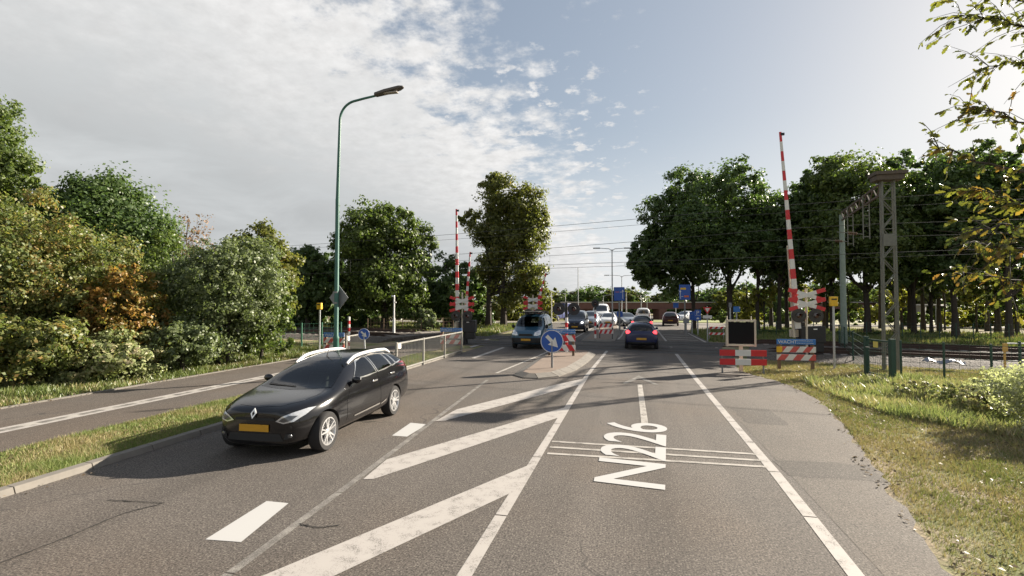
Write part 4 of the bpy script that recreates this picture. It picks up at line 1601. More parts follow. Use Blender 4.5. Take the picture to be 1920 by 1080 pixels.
vw, Bw = vehicle('delivery_van', 'dark blue small van with pale roof and lit headlamp behind the striped signal post', 'van', oncoming(1082, 44), 0.0, P_NIGHT, (1.0, .98, .98), cat='van', lights_on=True, group=None)
Bw.patch('pale_roof', [(-.66, 1.75), (.66, 1.75), (.66, 4.0), (-.66, 4.0)], 'top', P_WHITE, vw, .006, .15)
ring('round_badge', (0, -2.17, .80), 'y', .075, .014, M_CHROME, vw)
vehicle('family_car', 'silver people carrier with a lit headlamp behind the dark blue van', 'hatch', oncoming(1107, 52), 0.0, P_SILV, (1.1, 1.05, 1.1), lights_on=True)
vehicle('cargo_van', 'tall white van with dark windscreen above the second island', 'van', oncoming(1127, 62), 0.0, P_WHITE, (1.35, 1.12, 1.28), cat='van', only_rear=True)
vehicle('parked_car', 'white saloon beside the pole on the far island, facing the viewer', 'hatch', oncoming(1141, 54), 0.0, P_WHITE, (1.12, 1.0, .96))
vehicle('queued_car', 'dark grey car behind the blue route sign on the far island', 'hatch', oncoming(1158, 57.5), 0.25, P_GREY, (1.1, 1.0, .98))
vehicle('queued_car', 'silver car half hidden by the pale poles beyond the far island', 'hatch', oncoming(1175, 55.5), 0.3, P_SILV, (1.1, 1.0, .95))
vehicle('leading_car', 'black car just ahead of the navy hatchback with one red light showing', 'hatch', (0.95, 42.0, .005), PI, P_GREY, (1.0, .98, 1.0), brake=True)
vehicle('camper_van', 'white high-roofed van in front of the black leading car', 'van', (1.75, 70.0, -.13), PI, P_WHITE, (1.15, 1.05, 1.05), cat='van')
vehicle('small_hatchback', 'dark maroon hatchback driving off to the right of the leading car', 'hatch', (4.45, 58.5, .005), PI - .08, P_MAROON, (.98, .98, 1.0))
vehicle('turning_car', 'white car with red tail light beside the right-hand route sign post', 'hatch', oncoming(1284, 66), -PI / 2 + .9, P_WHITE, (1.0, 1.0, .95))
# blue lorry far off on the left branch
trk, Bt = vehicle('blue_lorry', 'blue lorry on the far road left of the signal post', 'van', oncoming(1043, 84)[:2] + (-.45,), -.25, P_TRUCK, (1.2, 1.2, 1.3), cat='lorry', lights_on=True)
cg = MB()
cg.box((0, 2.9, 1.85), (2.2, 3.6, 2.1))
cg.build('cargo_box', P_TRUCK, trk, bevel=.04)


# ------------------------------------------------------------------ street furniture
def V3(p, z=0.0):
    return (p[0], p[1], z)


# --- tall green street lamp on the verge, with the diamond sign fixed to it
def street_lamp():
    x, y = dep(631, 17.0)
    t = thing('street_lamp', 'tall green street lamp with gooseneck arm on the grass verge behind the black estate car', 'street lamp', (x, y, 0))
    p = MB()
    p.lathe([(.095, -.05), (.095, 1.25), (.098, 1.27), (.098, 1.33), (.075, 1.40), (.068, 5.3), (.066, 6.05)], n=20)
    p.build('pole', M_GREEN, t, smooth=True)
    u = MB()
    lean = Vector((0.012, 0.0, 0))
    pts = [Vector((0, 0, 6.0)), Vector((.03, 0, 7.4)), Vector((.06, 0, 8.75))]
    for k in range(1, 10):
        a = (PI / 2 - .15) * k / 9
        pts.append(Vector((.06 + .62 * (1 - math.cos(a)), 0, 8.75 + .62 * math.sin(a))))
    e = pts[-1]
    pts.append(e + Vector((.40, 0, .06)))
    pts.append(e + Vector((.80, 0, .11)))
    u.tube(pts, [.062, .052, .045] + [.040] * 9 + [.038, .036], 14)
    arm = u.build('arm', M_GREEN, t, smooth=True)
    e = pts[-1]
    h = MB()
    prof = [(0, .045, .045), (.04, .12, .08), (.40, .15, .095), (.90, .13, .08), (1.03, .07, .05), (1.06, .02, .02)]
    vs, fs = [], []
    n = 12
    for dx, w, hh in prof:
        for k in range(n):
            a = 2 * PI * k / n
            c, s = math.cos(a), math.sin(a)
            cx = math.copysign(abs(c) ** .6, c)
            sz = math.copysign(abs(s) ** .6, s)
            vs.append((e.x - .03 + dx, w * cx, e.z + .02 + dx * .17 + hh * sz * (.6 if s < 0 else .8)))
    for i in range(len(prof) - 1):
        for k in range(n):
            fs.append((i * n + k, i * n + (k + 1) % n, (i + 1) * n + (k + 1) % n, (i + 1) * n + k))
    fs += [tuple(reversed(range(n))), tuple(range((len(prof) - 1) * n, len(prof) * n))]
    h.add(vs, fs)
    lh = h.build('lamp_head', M_LAMPH, t, smooth=True)
    lg = MB()
    lg.box((e.x + .46, 0, e.z + .045), (.70, .17, .04))
    o = lg.build('lamp_glass', simple('milky_lamp_cover', (.34, .31, .28), .3), lh, bevel=.015)
    o.rotation_euler = (0, 0, 0)
    st_ = MB()
    st_.lathe([(.0995, 1.34), (.0995, 1.40)], n=16)
    return t, (x, y)


lamp_t, lamp_xy = street_lamp()
t = thing('diamond_sign', 'grey back of a diamond-shaped sign fixed to the green street lamp', 'road sign', (lamp_xy[0] + .0, lamp_xy[1] + .115, 2.68), -.25)
m = MB()
m.prism([(0, -.44), (.44, 0), (0, .44), (-.44, 0)], 0, .025)
m.build('sign_panel', M_SIGNB, t, bevel=.01)
m = MB()
m.lathe([(.10, -.03), (.10, .03)], (0, -.115, .18), 'z', 16)
m.lathe([(.10, -.03), (.10, .03)], (0, -.115, -.18), 'z', 16)
m.build('bracket', M_DSTEEL, t)


def stripes(mb, x0, x1, z0, z1, y0, y1, n, slant, ma, mbk, first=0):
    """diagonal stripes on one plank front: parallelograms clipped to the plank"""
    w = (x1 - x0) / n
    for i in range(-3, n + 3):
        a, b = x0 + i * w, x0 + (i + 1) * w
        poly = [(a, z0), (b, z0), (b + slant, z1), (a + slant, z1)]
        # clip in x
        def clip(P, lim, keep_gt):
            out_ = []
            for k in range(len(P)):
                p, q = P[k], P[(k + 1) % len(P)]
                ip = p[0] >= lim if keep_gt else p[0] <= lim
                iq = q[0] >= lim if keep_gt else q[0] <= lim
                if ip:
                    out_.append(p)
                if ip != iq:
                    tt = (lim - p[0]) / (q[0] - p[0])
                    out_.append((lim, p[1] + tt * (q[1] - p[1])))
            return out_
        poly = clip(clip(poly, x0, True), x1, False)
        if len(poly) >= 3:
            mb.prism(poly, y0, y1, ma if (i + first) % 2 == 0 else mbk)


def wacht_barrier(label, loc, rz, planks=(0.44, 0.74), w=1.36, ph=0.21, mirror_slant=False, yellow=True, faded=True, text=True, plank_z=1.0, wood=True, front=True):
    t = thing('warning_barrier', label, 'barrier', loc, rz, 'wait-for-train barriers at the crossing')
    for x in (-.43 * w, .43 * w):
        p = MB()
        p.box((x, .06, (plank_z + .1) / 2 - .03), (.11, .08, plank_z + .12))
        p.build('post', M_WOOD if wood else M_DSTEEL, t, bevel=.006)
    R = M_FADED if faded else M_RED
    for i, z in enumerate(planks):
        p = MB()
        x0, x1 = -w / 2, w / 2
        xs = x0 + .19 if (yellow and i == len(planks) - 1) else x0
        stripes(p, xs, x1, z - ph / 2, z + ph / 2, -.02, .018, 5, (-.16 if mirror_slant else .16), 0, 1, i)
        if xs > x0:
            p.prism([(x0, z - ph / 2), (xs, z - ph / 2), (xs, z + ph / 2), (x0, z + ph / 2)], -.02, .018, 2)
        p.build('striped_plank', [R, M_SIGNW, M_YELLOW], t)
    bp = MB()
    bp.box((0, 0, plank_z + .03), (w * 1.0, .04, .20))
    b = bp.build('text_plank', M_WBLUE, t, bevel=.008)
    if text:
        text_obj('WACHT', .175, M_SIGNW, b, (-w / 2 + .05, -.0225, plank_z - .03), 'big_lettering', sx=1.0)
        text_obj('tot het rode licht gedoofd is', .062, M_SIGNW, b, (-w / 2 + .70, -.0225, plank_z + .055), 'small_lettering', sx=.78)
        text_obj('er kan nog een trein komen', .062, M_SIGNW, b, (-w / 2 + .70, -.0225, plank_z - .035), 'small_lettering', sx=.82)
    return t


wacht_barrier('striped barrier with a blue plank reading WACHT on the right verge by the big boom', V3(dep(1491, 19.0)), 0.05)
wacht_barrier('striped barrier with a blue WACHT plank on the island behind the round arrow sign', V3(dep(1052, 22.6), .13), 0.05, mirror_slant=True, yellow=False, faded=False, w=1.25, ph=.26, planks=(.36, .78), plank_z=1.06)
wacht_barrier('blue-topped striped barrier seen through the white railing beside the path', V3(dep(846, 26.5)), -.1, w=1.25, yellow=False, plank_z=1.05, mirror_slant=False)
wacht_barrier('brown weathered blue-topped barrier half hidden behind the green street lamp', V3(dep(627, 23.5)), .12, w=1.0, yellow=False, plank_z=.98)


# --- round blue arrow signs
def arrow_sign(label, loc, rz, r, h, mat_pole, lean=0.0):
    t = thing('round_arrow_sign', label, 'road sign', loc, rz, None)
    p = MB()
    p.tube([(0, .03, -.05), (lean, .03, h)], .038, 12)
    p.build('pole', mat_pole, t, smooth=True)
    d = MB()
    d.lathe([(.001, .0), (r * .93, .0), (r, .006), (r, .018), (.001, .018)], (lean, 0, h), 'y', 40)
    disc = d.build('disc', M_BLUE, t)
    e = MB()
    e.lathe([(r * .93, -.003), (r * .985, -.003), (r * .985, .004), (r * .93, .004), (r * .93, -.003)], (lean, 0, h), 'y', 40)
    e.build('white_rim', M_SIGNW, disc)
    a = MB()
    c, s = math.cos(-PI / 4), math.sin(-PI / 4)
    P = [(-.66, .15), (.0, .15), (-.06, .46), (.74, 0), (-.06, -.46), (.0, -.15), (-.66, -.15)]
    P = [(r * (x * c - z * s) + lean, h + r * (x * s + z * c)) for x, z in P]
    a.prism(list(reversed(P)), -.004, 0.0005)
    a.build('arrow', M_SIGNW, disc)
    return t


arrow_sign('round blue sign with a white down-right arrow on the front of the island', V3(at(1035, 690, .13), .13), .05, .42, .97, M_DSTEEL)
arrow_sign('small round blue arrow sign with a leaning pole beside the white path railing', V3(dep(686, 22.2)), .2, .255, 1.12, M_STEEL, lean=-.08)


# --- railings along the path
def railing(label, pts, h=1.0, base=0.12, n_post=4, white_plate=True, gap=.13):
    a, b = Vector((*pts[0], 0)), Vector((*pts[1], 0))
    L = (b - a).length
    t = thing('railing', label, 'railing', tuple(a), math.atan2(b.y - a.y, b.x - a.x))
    for i in range(n_post):
        x = L * i / (n_post - 1)
        p = MB()
        p.box((x, 0, h / 2 - .03), (.07, .07, h + .10))
        p.build('post', M_CREAM if False else M_STEELW, t, bevel=.006)
    for z in (base, h - .03):
        p = MB()
        p.box((L / 2, 0, z), (L, .045, .05))
        p.build('rail', M_STEELW, t)
    p = MB()
    x = gap
    while x < L - .05:
        p.tube([(x, 0, base), (x, 0, h - .04)], .008, 6)
        x += gap
    p.build('bars', M_STEELW, t)
    if white_plate:
        q = MB()
        q.box((.16, -.05, h - .13), (.22, .01, .17))
        q.build('small_plate', M_WHITE, t)
    return t


M_STEELW = simple('pale_railing_paint', (.25, .24, .215), .5, .15, var=.25)
railing('long pale railing between the cycle path and the road', (dep(744, 17.9), dep(866, 25.2)), h=1.08, n_post=4)
railing('short white railing beside the striped post left of the path', (dep(650, 22.6), dep(684, 24.8)), h=1.02, n_post=2, white_plate=True)


# --- plain posts with a box on top
def box_post(label, px, D, h, box=(.26, .16, .36), mbox=None, mpole=None, r=.04):
    x, y = dep(px, D)
    t = thing('post_with_yellow_box', label, 'post', (x, y, 0))
    p = MB()
    p.tube([(0, 0, -.05), (0, 0, h)], r, 10)
    p.build('pole', mpole or M_STEEL, t, smooth=True)
    b = MB()
    b.box((0, -.02, h + box[2] / 2 - .04), box)
    o = b.build('box', mbox or M_YELLOW, t, bevel=.02)
    e = MB()
    e.box((0, -.02 - box[1] / 2 - .003, h + box[2] / 2 + .04), (box[0] * .7, .006, .05))
    e.build('slot', M_MATTE, o)
    return t


box_post('grey post topped by a yellow box right of the red and white crosses', 1562, 19.2, 2.42)
box_post('grey post topped by a yellow box left of the green street lamp', 600, 25.0, 2.22, box=(.24, .16, .32))


def banded_post(name, label, x, y, h, r, n, z0=0.0, cat='post', parent=None):
    t = parent or thing(name, label, cat, (x, y, z0))
    p = MB()
    for i in range(n):
        a, b = h * i / n, h * (i + 1) / n
        p.lathe([(r, a), (r, b)], n=14, m=i % 2)
    p.lathe([(r, h), (.001, h + .01)], n=14, m=0)
    p.build('banded_pole', [M_WHITE, M_RED], t, smooth=True)
    return t


x, y = dep(655, 27.0)
banded_post('striped_post', 'red and white banded post standing behind the short white railing', x, y, 1.75, .06, 9)


# --- signals on the islands
def signal(label, loc, h, discs, zbase, r=.30, n=7):
    t = thing('crossing_signal', label, 'railway signal', loc, .05)
    banded_post('', '', 0, 0, h, .07, n, parent=t)
    u = MB()
    u.tube([(0, 0, h), (0, 0, h + .75)], .06, 10)
    u.build('upper_pole', M_BLACK, t)
    for dx in discs:
        d = MB()
        d.lathe([(.001, -.02), (r, -.02), (r, .03), (.001, .035)], (dx, -.10, h + .42), 'y', 28, 0)
        d.build('backing_disc', M_BLACK, t)
        hd = MB()
        rr = .115
        vs, fs = [], []
        K = 9
        for k in range(K):
            a = PI * (-.05 + 1.1 * k / (K - 1))
            for yy_, q in ((-.12, 1.0), (-.34, .95)):
                vs.append((dx + rr * q * math.cos(a), yy_, h + .42 + rr * q * math.sin(a)))
        for k in range(K - 1):
            fs.append((2 * k, 2 * k + 1, 2 * k + 3, 2 * k + 2))
        hd.add(vs, fs)
        hd.build('hood', M_DSTEEL, t, fix=False)
        ln = MB()
        ln.lathe([(.001, -.05), (.08, -.035), (.10, 0)], (dx, -.122, h + .42), 'y', 18)
        ln.build('lens', simple('unlit_red_lens', (.06, .008, .008), .15, coat=1.0), t, smooth=True)
    return t


signal('striped post with two black round signal heads on the near island', V3(dep(1062, 24.3), .13), 1.66, (-.36, .36), .13)
signal('striped post with one black round signal head on the far island', V3(dep(1116, 33.8), .13), 1.9, (0,), .13, r=.25)


# --- plank barriers (red and white blocks) and the dark display
def block_barrier(label, loc, rz, w, zs, ph, cols, leg=True, diag=False, post_m=None):
    t = thing('plank_barrier', label, 'barrier', loc, rz)
    for x in (-.44 * w, .44 * w):
        p = MB()
        p.box((x, .05, (zs[-1] + .05) / 2 - .02), (.05, .05, zs[-1] + .1))
        p.build('leg', post_m or M_DSTEEL, t)
    for z in zs:
        p = MB()
        if diag:
            stripes(p, -w / 2, w / 2, z - ph / 2, z + ph / 2, -.02, .02, 6, .12, 0, 1)
        else:
            n = len(cols)
            for i, c in enumerate(cols):
                a, b = -w / 2 + w * i / n, -w / 2 + w * (i + 1) / n
                p.prism([(a, z - ph / 2), (b, z - ph / 2), (b, z + ph / 2), (a, z + ph / 2)], -.02, .02, c)
        p.build('plank', [M_RED, M_SIGNW], t)
    return t


block_barrier('two red and white planks in front of the dark display board', V3(dep(1391.5, 17.9)), .03, 1.56, (.40, .72), .215, (0, 1, 0))
block_barrier('small red and white plank barrier at the front of the far island', V3(dep(1136, 33.6), .13), .05, .95, (.45, .85), .26, (0, 1), diag=True, post_m=M_BLACK)
block_barrier('distant low barrier with black and white striped planks under the right-hand trees', V3(dep(1343, 33.5)), .05, 1.0, (.45, .85), .15, (1, 0), diag=True)

x, y = dep(1388, 18.4)
t = thing('display_board', 'square dark display in a cream frame on a post behind red and white planks', 'display board', (x, y, 0), .03)
p = MB()
p.box((0, .03, .45), (.12, .10, 1.0))
p.build('post', M_CREAM, t)
p = MB()
p.box((0, 0, 1.40), (.90, .10, .80))
scr = p.build('screen', M_SCREEN, t)
p = MB()
F_ = .065
for c, s in (((-.475, 0, 1.40), (F_, .16, .98)), ((.475, 0, 1.40), (F_, .16, .98)), ((0, 0, 1.845), (.885, .155, F_)), ((0, 0, .955), (.885, .155, F_))):
    p.box(c, s)
p.build('frame', M_CREAM, t, bevel=.006)
p = MB()
for xx in (-.47, .36):
    p.tube([(xx, 0, 1.85), (xx, 0, 2.02)], .018, 6)
p.build('mounting_rods', M_CREAM, t)


# --- level-crossing barriers: mast, two St Andrew's crosses, lamps, machine box and raised boom
def crossing_barrier(label, loc, rz, boom_h, lean, S=1.0, pivot=1.35, boom_w=.24, crosses=2, cross_z=(2.85, 2.42), lamps_z=1.95, boom_dx=-.35, n=18, machine=True, boom_lean_y=0.0, cross=True):
    t = thing('crossing_barrier', label, 'level crossing barrier', loc, rz)
    p = MB()
    p.tube([(0, .10, -.05), (0, .10, 3.15 * S)], .05, 12)
    p.build('mast', M_CREAM, t, smooth=True)
    if cross:
        for z in cross_z:
            for sg in (1, -1):
                a = .30
                c = MB()
                d = Vector((math.cos(a), 0, math.sin(a) * sg))
                L = .80
                c0 = Vector((0, -.01 if sg > 0 else .03, z))
                for q0, q1, mm in ((-1, -.52, 0), (-.52, .52, 1), (.52, 1, 0)):
                    c.bar(c0 + d * L * q0, c0 + d * L * q1, .17, .025, mm)
                c.build('cross_arm', [M_RED, M_SIGNW], t)
        for dx in (-.36, .36):
            d = MB()
            d.lathe([(.001, -.02), (.31, -.02), (.31, .03), (.001, .035)], (dx, -.02, lamps_z), 'y', 28)
            d.build('lamp_disc', simple('worn_black_disc', (.045, .04, .034), .6, var=.5, scale=5), t)
            hd = MB()
            rr = .12
            vs, fs = [], []
            K = 9
            for k in range(K):
                a = PI * (-.05 + 1.1 * k / (K - 1))
                for yy_ in (-.03, -.26):
                    vs.append((dx + rr * math.cos(a), yy_, lamps_z + rr * math.sin(a)))
            for k in range(K - 1):
                fs.append((2 * k, 2 * k + 1, 2 * k + 3, 2 * k + 2))
            hd.add(vs, fs)
            hd.build('hood', M_DSTEEL, t, fix=False)
            ln = MB()
            ln.lathe([(.001, -.05), (.085, -.035), (.105, 0)], (dx, -.035, lamps_z), 'y', 18)
            ln.build('lens', simple('unlit_red_lens', (.06, .008, .008), .15), t, smooth=True)
    if machine:
        b = MB()
        b.box((.28, .35, 1.08), (1.05, .55, .74))
        b.box((.45, .35, .55), (.55, .5, .5))
        b.box((-.10, .35, 1.50), (.28, .3, .28))
        b.tube([(.15, .35, -.05), (.15, .35, .8)], .13, 12)
        mb_ = b.build('machine_box', M_BLACK, t, bevel=.03)
        q = MB()
        q.box((.36, .068, 1.33), (.16, .008, .05))
        q.build('small_label', M_WHITE, mb_)
        w = MB()
        w.box((-.38, .40, 1.12), (.42, .18, .34))
        w.build('counterweight', M_CREAM, t, bevel=.02)
    # boom: banded tapering box with a pale side bar
    bm_ = MB()
    b0 = Vector((boom_dx, .12, pivot))
    b1 = Vector((boom_dx + lean, .12 + boom_lean_y, boom_h))
    for i in range(n):
        f0, f1 = i / n, (i + 1) / n
        w0 = boom_w * (1 - .60 * f0)
        w1_ = boom_w * (1 - .60 * f1)
        bm_.bar(b0 + (b1 - b0) * f0, b0 + (b1 - b0) * f1, w0, w0 * .45, i % 2, w1_, w1_ * .45)
    bm = bm_.build('boom', [M_SIGNW, M_RED], t)
    br = MB()
    br.bar(b0 + Vector((-.13, .10, -.4)), b0 + Vector((-.10, .10, 0)) + (b1 - b0) * .42, .10, .10, 0, .04, .05)
    br.build('brace', M_CREAM, bm)
    tip = MB()
    tip.box((b1.x + .09, b1.y, b1.z - .10), (.17, .07, .11))
    tip.build('tip_lamp', M_BLACK, bm)
    return t


x, y = dep(1513, 22.4)
crossing_barrier('tall raised red and white boom with two crosses beside the right-hand trees', (x, y, 0), .10, hz(241, 22.4), -.62, cross_z=(2.86, 2.44), lamps_z=1.93, n=20)
x, y = dep(866, 30.5)
crossing_barrier('raised boom with two crosses and black machine box beside the pale railing', (x, y, 0), .05, hz(390, 30.5), -.10, boom_w=.24, boom_dx=-.30, cross_z=(2.62, 2.24), lamps_z=1.70, n=18)
x, y = dep(875, 37)
crossing_barrier('thinner raised boom leaning right behind the left crosses', (x, y, 0), .05, hz(472, 37), .38, boom_w=.24, boom_dx=-.15, cross=False, machine=False, n=14, pivot=1.2)
x, y = dep(999, 40)
crossing_barrier('far raised boom leaning right with two crosses behind the teal van', (x, y, 0), .05, hz(512, 40), 1.0, boom_w=.26, boom_dx=.05, cross_z=(2.75, 2.25), lamps_z=1.7, n=12, machine=False)


# --- overhead line portal: lattice mast, far post, beam, hangers
x, y = dep(1668, 18.9)
x2, y2 = dep(1581, 27.0)
px_, py_ = x2 - x, y2 - y
t = thing('catenary_portal', 'grey lattice mast with a flat cap, joined to a pale green post by a beam', 'overhead line portal', (x, y, 0), 0)
H_ = hz(338, 18.9)
p = MB()
tw, tdp = .42, .14
for sx in (-1, 1):
    for sy in (-1, 1):
        p.bar((sx * tw / 2 * 1.12, sy * tdp / 2, -.05), (sx * tw / 2 * .95, sy * tdp / 2, H_), .06, .05)
nz = 12
for i in range(nz):
    z0, z1 = .25 + (H_ - .4) * i / nz, .25 + (H_ - .4) * (i + 1) / nz
    s = 1 if i % 2 else -1
    for sy in (-1, 1):
        p.bar((-s * tw / 2, sy * (tdp / 2 + .012), z0), (s * tw / 2, sy * (tdp / 2 + .012), z1), .018, .055)
    
    if i > 6:
        p.bar((-tw / 2, -tdp / 2 - .01, z1), (tw / 2, -tdp / 2 - .01, z1), .02, .05)
lat = p.build('lattice_mast', M_LATTICE, t)
p = MB()
zc = hz(450, 18.9)
p.box((0, -tdp / 2 - .05, zc), (tw * 1.05, .03, .46))
p.build('plate', M_LATTICE, lat)
p = MB()
p.box((0, 0, H_ + .10), (.92, .55, .18))
p.box((.02, 0, H_ + .26), (1.06, .68, .12))
p.build('cap', simple('rusty_cap', (.10, .08, .062), .85, var=.35), t)
p = MB()
H2 = hz(402, 27.0)
p.tube([(px_, py_, -.05), (px_, py_, H2)], [.16, .12], 14)
p.build('post', M_MASTG, t, smooth=True)
p = MB()
a = Vector((-.1, .3, H_ - .25))
b = Vector((px_, py_, H2 - .1))
d = b - a
for dz in (0, .42):
    p.bar(a + Vector((0, 0, dz - .2)), b + Vector((0, 0, dz - .2)), .07, .07)
for i in range(14):
    q0, q1 = a + d * (i / 14), a + d * ((i + 1) / 14)
    z0, z1 = (-.2, .22) if i % 2 else (.22, -.2)
    p.bar(q0 + Vector((0, 0, z0)), q1 + Vector((0, 0, z1)), .04, .04)
p.build('beam', simple('rusty_beam', (.10, .075, .06), .85, var=.35), t)
for f, dn in ((.30, 1.7), (.72, 1.75)):
    q = a + d * f
    p = MB()
    for dx in (-.12, .12):
        p.bar(q + Vector((dx, 0, .2)), q + Vector((dx, 0, -dn)), .034, .034)
    for k in range(4):
        p.bar(q + Vector((-.12, .0, -dn + .1 + k * .45)), q + Vector((.12, .0, -dn + .1 + k * .45)), .03, .03)
    p.bar(q + Vector((-.12, 0, -dn + .2)), q + Vector((-1.1, .1, -dn + .35)), .03, .03)
    h_ = p.build('hanger', M_LATTICE, t)
    ins = MB()
    for k in range(5):
        ins.lathe([(.025, 0), (.075, .02), (.025, .05)], (q.x - .4 - k * .07, q.y + .03, q.z - dn + .24 + k * .008), 'x', 10)
    ins.build('insulator', simple('insulator_brown', (.16, .09, .05), .3), h_)


# wires
def wire(label, c, z, sag=0.0, r=.011, s0=-75, s1=75, droppers=None, off=0):
    m = MB()
    pts = []
    for i in range(41):
        s = s0 + (s1 - s0) * i / 40
        ph = ((s - 9) % 50) / 50
        pts.append(track_pt(c, s, off, z - sag * 4 * ph * (1 - ph)))
    m.tube(pts, r, 5, 0, False)
    if droppers:
        zc_, = droppers
        for k in range(-9, 10):
            s = k * 7.5 + 2
            ph = ((s - 9) % 50) / 50
            m.bar(track_pt(c, s, off, z - sag * 4 * ph * (1 - ph)), track_pt(c, s, off, zc_), .008, .008)
    o = m.build('overhead_wire', M_WIRE)
    tag(o, label, 'overhead wire', 'wires over the railway')


wire('lowest wire over the nearer track, running to the lattice mast', 28.3, 4.75)
wire('hanger wire with droppers above the nearer contact wire', 28.3, 6.15, .5, droppers=(4.75,))
wire('lowest wire over the farther track, seen against the pale sky', 33.1, 4.9)
wire('sagging hanger wire with droppers above the farther contact wire', 33.1, 6.1, .4, droppers=(4.9,))
wire('topmost wire of all, crossing between the central tall tree and the right-hand trees', 26.8, 7.0, .25)
wire('second wire from the top, crossing between the central tree and the right-hand trees', 36.0, 8.1, .3)


# --- green mesh gate and fences beside the railway on the right
def mesh_fence(label, pts, h, n_mid, mat=None, rows=6, post_r=.035, cat='fence', diag_top=True, vstep=0.25):
    mat = mat or M_FGREEN
    t = thing('wire_fence', label, cat, (pts[0][0], pts[0][1], 0))
    P = [Vector((p[0] - pts[0][0], p[1] - pts[0][1], 0)) for p in pts]
    for k in range(len(P) - 1):
        a, b = P[k], P[k + 1]
        for i in range(n_mid[k] + (1 if k == len(P) - 2 else 0)):
            q = a + (b - a) * (i / n_mid[k])
            p = MB()
            p.tube([q + Vector((0, 0, -.05)), q + Vector((0, 0, h + .04))], post_r, 8)
            p.build('post', mat, t)
    m = MB()
    for k in range(len(P) - 1):
        a, b = P[k], P[k + 1]
        L = (b - a).length
        for r in range(rows):
            z = .06 + (h - .08) * r / (rows - 1)
            m.bar(a + Vector((0, 0, z)), b + Vector((0, 0, z)), .012, .012)
        i = 1
        while i * vstep < L:
            q = a + (b - a) * (i * vstep / L)
            m.bar(q + Vector((0, 0, .05)), q + Vector((0, 0, h)), .005, .005)
            i += 1
    m.build('mesh', mat, t)
    return t


ga, gb = at(1626, 703), at(1674, 714)
t = thing('mesh_gate', 'dark green mesh gate with a yellow plate in front of the lattice mast', 'gate', (ga[0], ga[1], 0), math.atan2(gb[1] - ga[1], gb[0] - ga[0]))
GL = math.hypot(gb[0] - ga[0], gb[1] - ga[1])
for xx, hh, rr in ((0, 1.34, .06), (GL, 1.34, .075)):
    p = MB()
    p.box((xx, 0, hh / 2 - .03), (rr * 2, rr * 2, hh + .06))
    p.build('gate_post', M_FGREEN, t, bevel=.01)
p = MB()
for z in (.10, 1.24):
    p.box((GL / 2, 0, z), (GL - .14, .04, .05))
for z in (.29, .48, .67, .86, 1.05):
    p.box((GL / 2, 0, z), (GL - .14, .012, .014))
for k in range(1, 14):
    p.box((GL * k / 14, 0, .67), (.006, .006, 1.1))
lf = p.build('gate_leaf', M_FGREEN, t)
p = MB()
p.box((GL * .42, -.04, 1.10), (.24, .01, .20))
p.build('yellow_plate', M_YELLOW if False else simple('pale_yellow_plate', (.62, .50, .12), .5), lf)
p = MB()
p.box((.14, -.05, .98), (.20, .03, .03))
p.build('latch', M_STEEL, lf)
p = MB()
p.box((GL / 2, 0.0, .03), (GL - .12, .05, .05))
p.build('threshold', M_STEEL, t)
mesh_fence('green wire fence running from the mesh gate to the right behind the weeds', [at(1690, 705), at(1860, 719), dep(2060, 14.8)], 1.18, [2, 2])
mesh_fence('green wire fence running back from the mesh gate towards the tracks', [at(1622, 702), dep(1582, 24.5), dep(1572, 27)], 1.3, [2, 1])
mesh_fence('far dark wire fence along the hedge behind the tracks on the right', [dep(1420, 36.5), dep(1560, 35.5), dep(1760, 33.0), dep(1960, 30.5)], 1.15, [4, 6, 6], post_r=.03)
mesh_fence('green wire fence along the tracks at the left, ending near the bushes', [dep(415, 27), dep(527, 27.5), dep(640, 29.5)], 1.35, [3, 3], mat=simple('mid_green_fence_paint', (.03, .12, .07), .5), post_r=.05)
mesh_fence('low fence on wooden posts behind the tracks left of the white post', [dep(690, 41), dep(720, 41), dep(790, 42), dep(850, 44)], 1.2, [1, 2, 3], mat=M_WOOD, rows=5)
x, y = dep(506, 27.0)
tag(MB().box((x, y, 1.15), (.26, .03, .22)).build('fence_plate', simple('pale_yellow_plate', (.62, .50, .12), .5)), 'pale yellow plate fixed to the left green wire fence by the bushes', 'plate')

t = thing('pipe_railing', 'low galvanised pipe railing with a yellow plate at the right edge by the track', 'railing', V3(dep(1885, 18.6)), .1)
p = MB()
for z in (.35, 1.0):
    p.tube([(0, 0, z), (2.4, 0, z)], .025, 8)
p.build('pipes', M_STEEL, t, smooth=True)
for xx in (.42, 2.3):
    p = MB()
    p.tube([(xx, 0, -.05), (xx, 0, 1.08)], .045, 8)
    p.build('post', M_FGREEN, t)
p = MB()
p.box((-.08, -.03, .86), (.17, .02, .30))
p.box((-.08, 0, .45), (.06, .04, .9))
p.build('yellow_plate', simple('ochre_plate', (.50, .31, .08), .6), t)

# crumpled silver sheet on the ballast
x, y = dep(1766, 18.8)
rnd = random.Random(4)
m = MB()
n = 14
vs = []
for i in range(n):
    for j in range(6):
        vs.append((x - .62 + 1.24 * i / (n - 1), y - .2 + .4 * j / 5 + .1 * math.sin(i * .5), .30 + rnd.uniform(0, .10) * (1 if 0 < j < 5 else 0) + .06 * math.sin(i * .9)))
fs = [(i * 6 + j, (i + 1) * 6 + j, (i + 1) * 6 + j + 1, i * 6 + j + 1) for i in range(n - 1) for j in range(5)]
m.add(vs, fs)
o = m.build('silver_sheet', simple('crumpled_foil', (.26, .27, .31), .4, .5))
so = o.modifiers.new('thick', 'SOLIDIFY')
so.thickness = .02
tag(o, 'crumpled silver sheet lying by the near track behind the green fence', 'sheet')

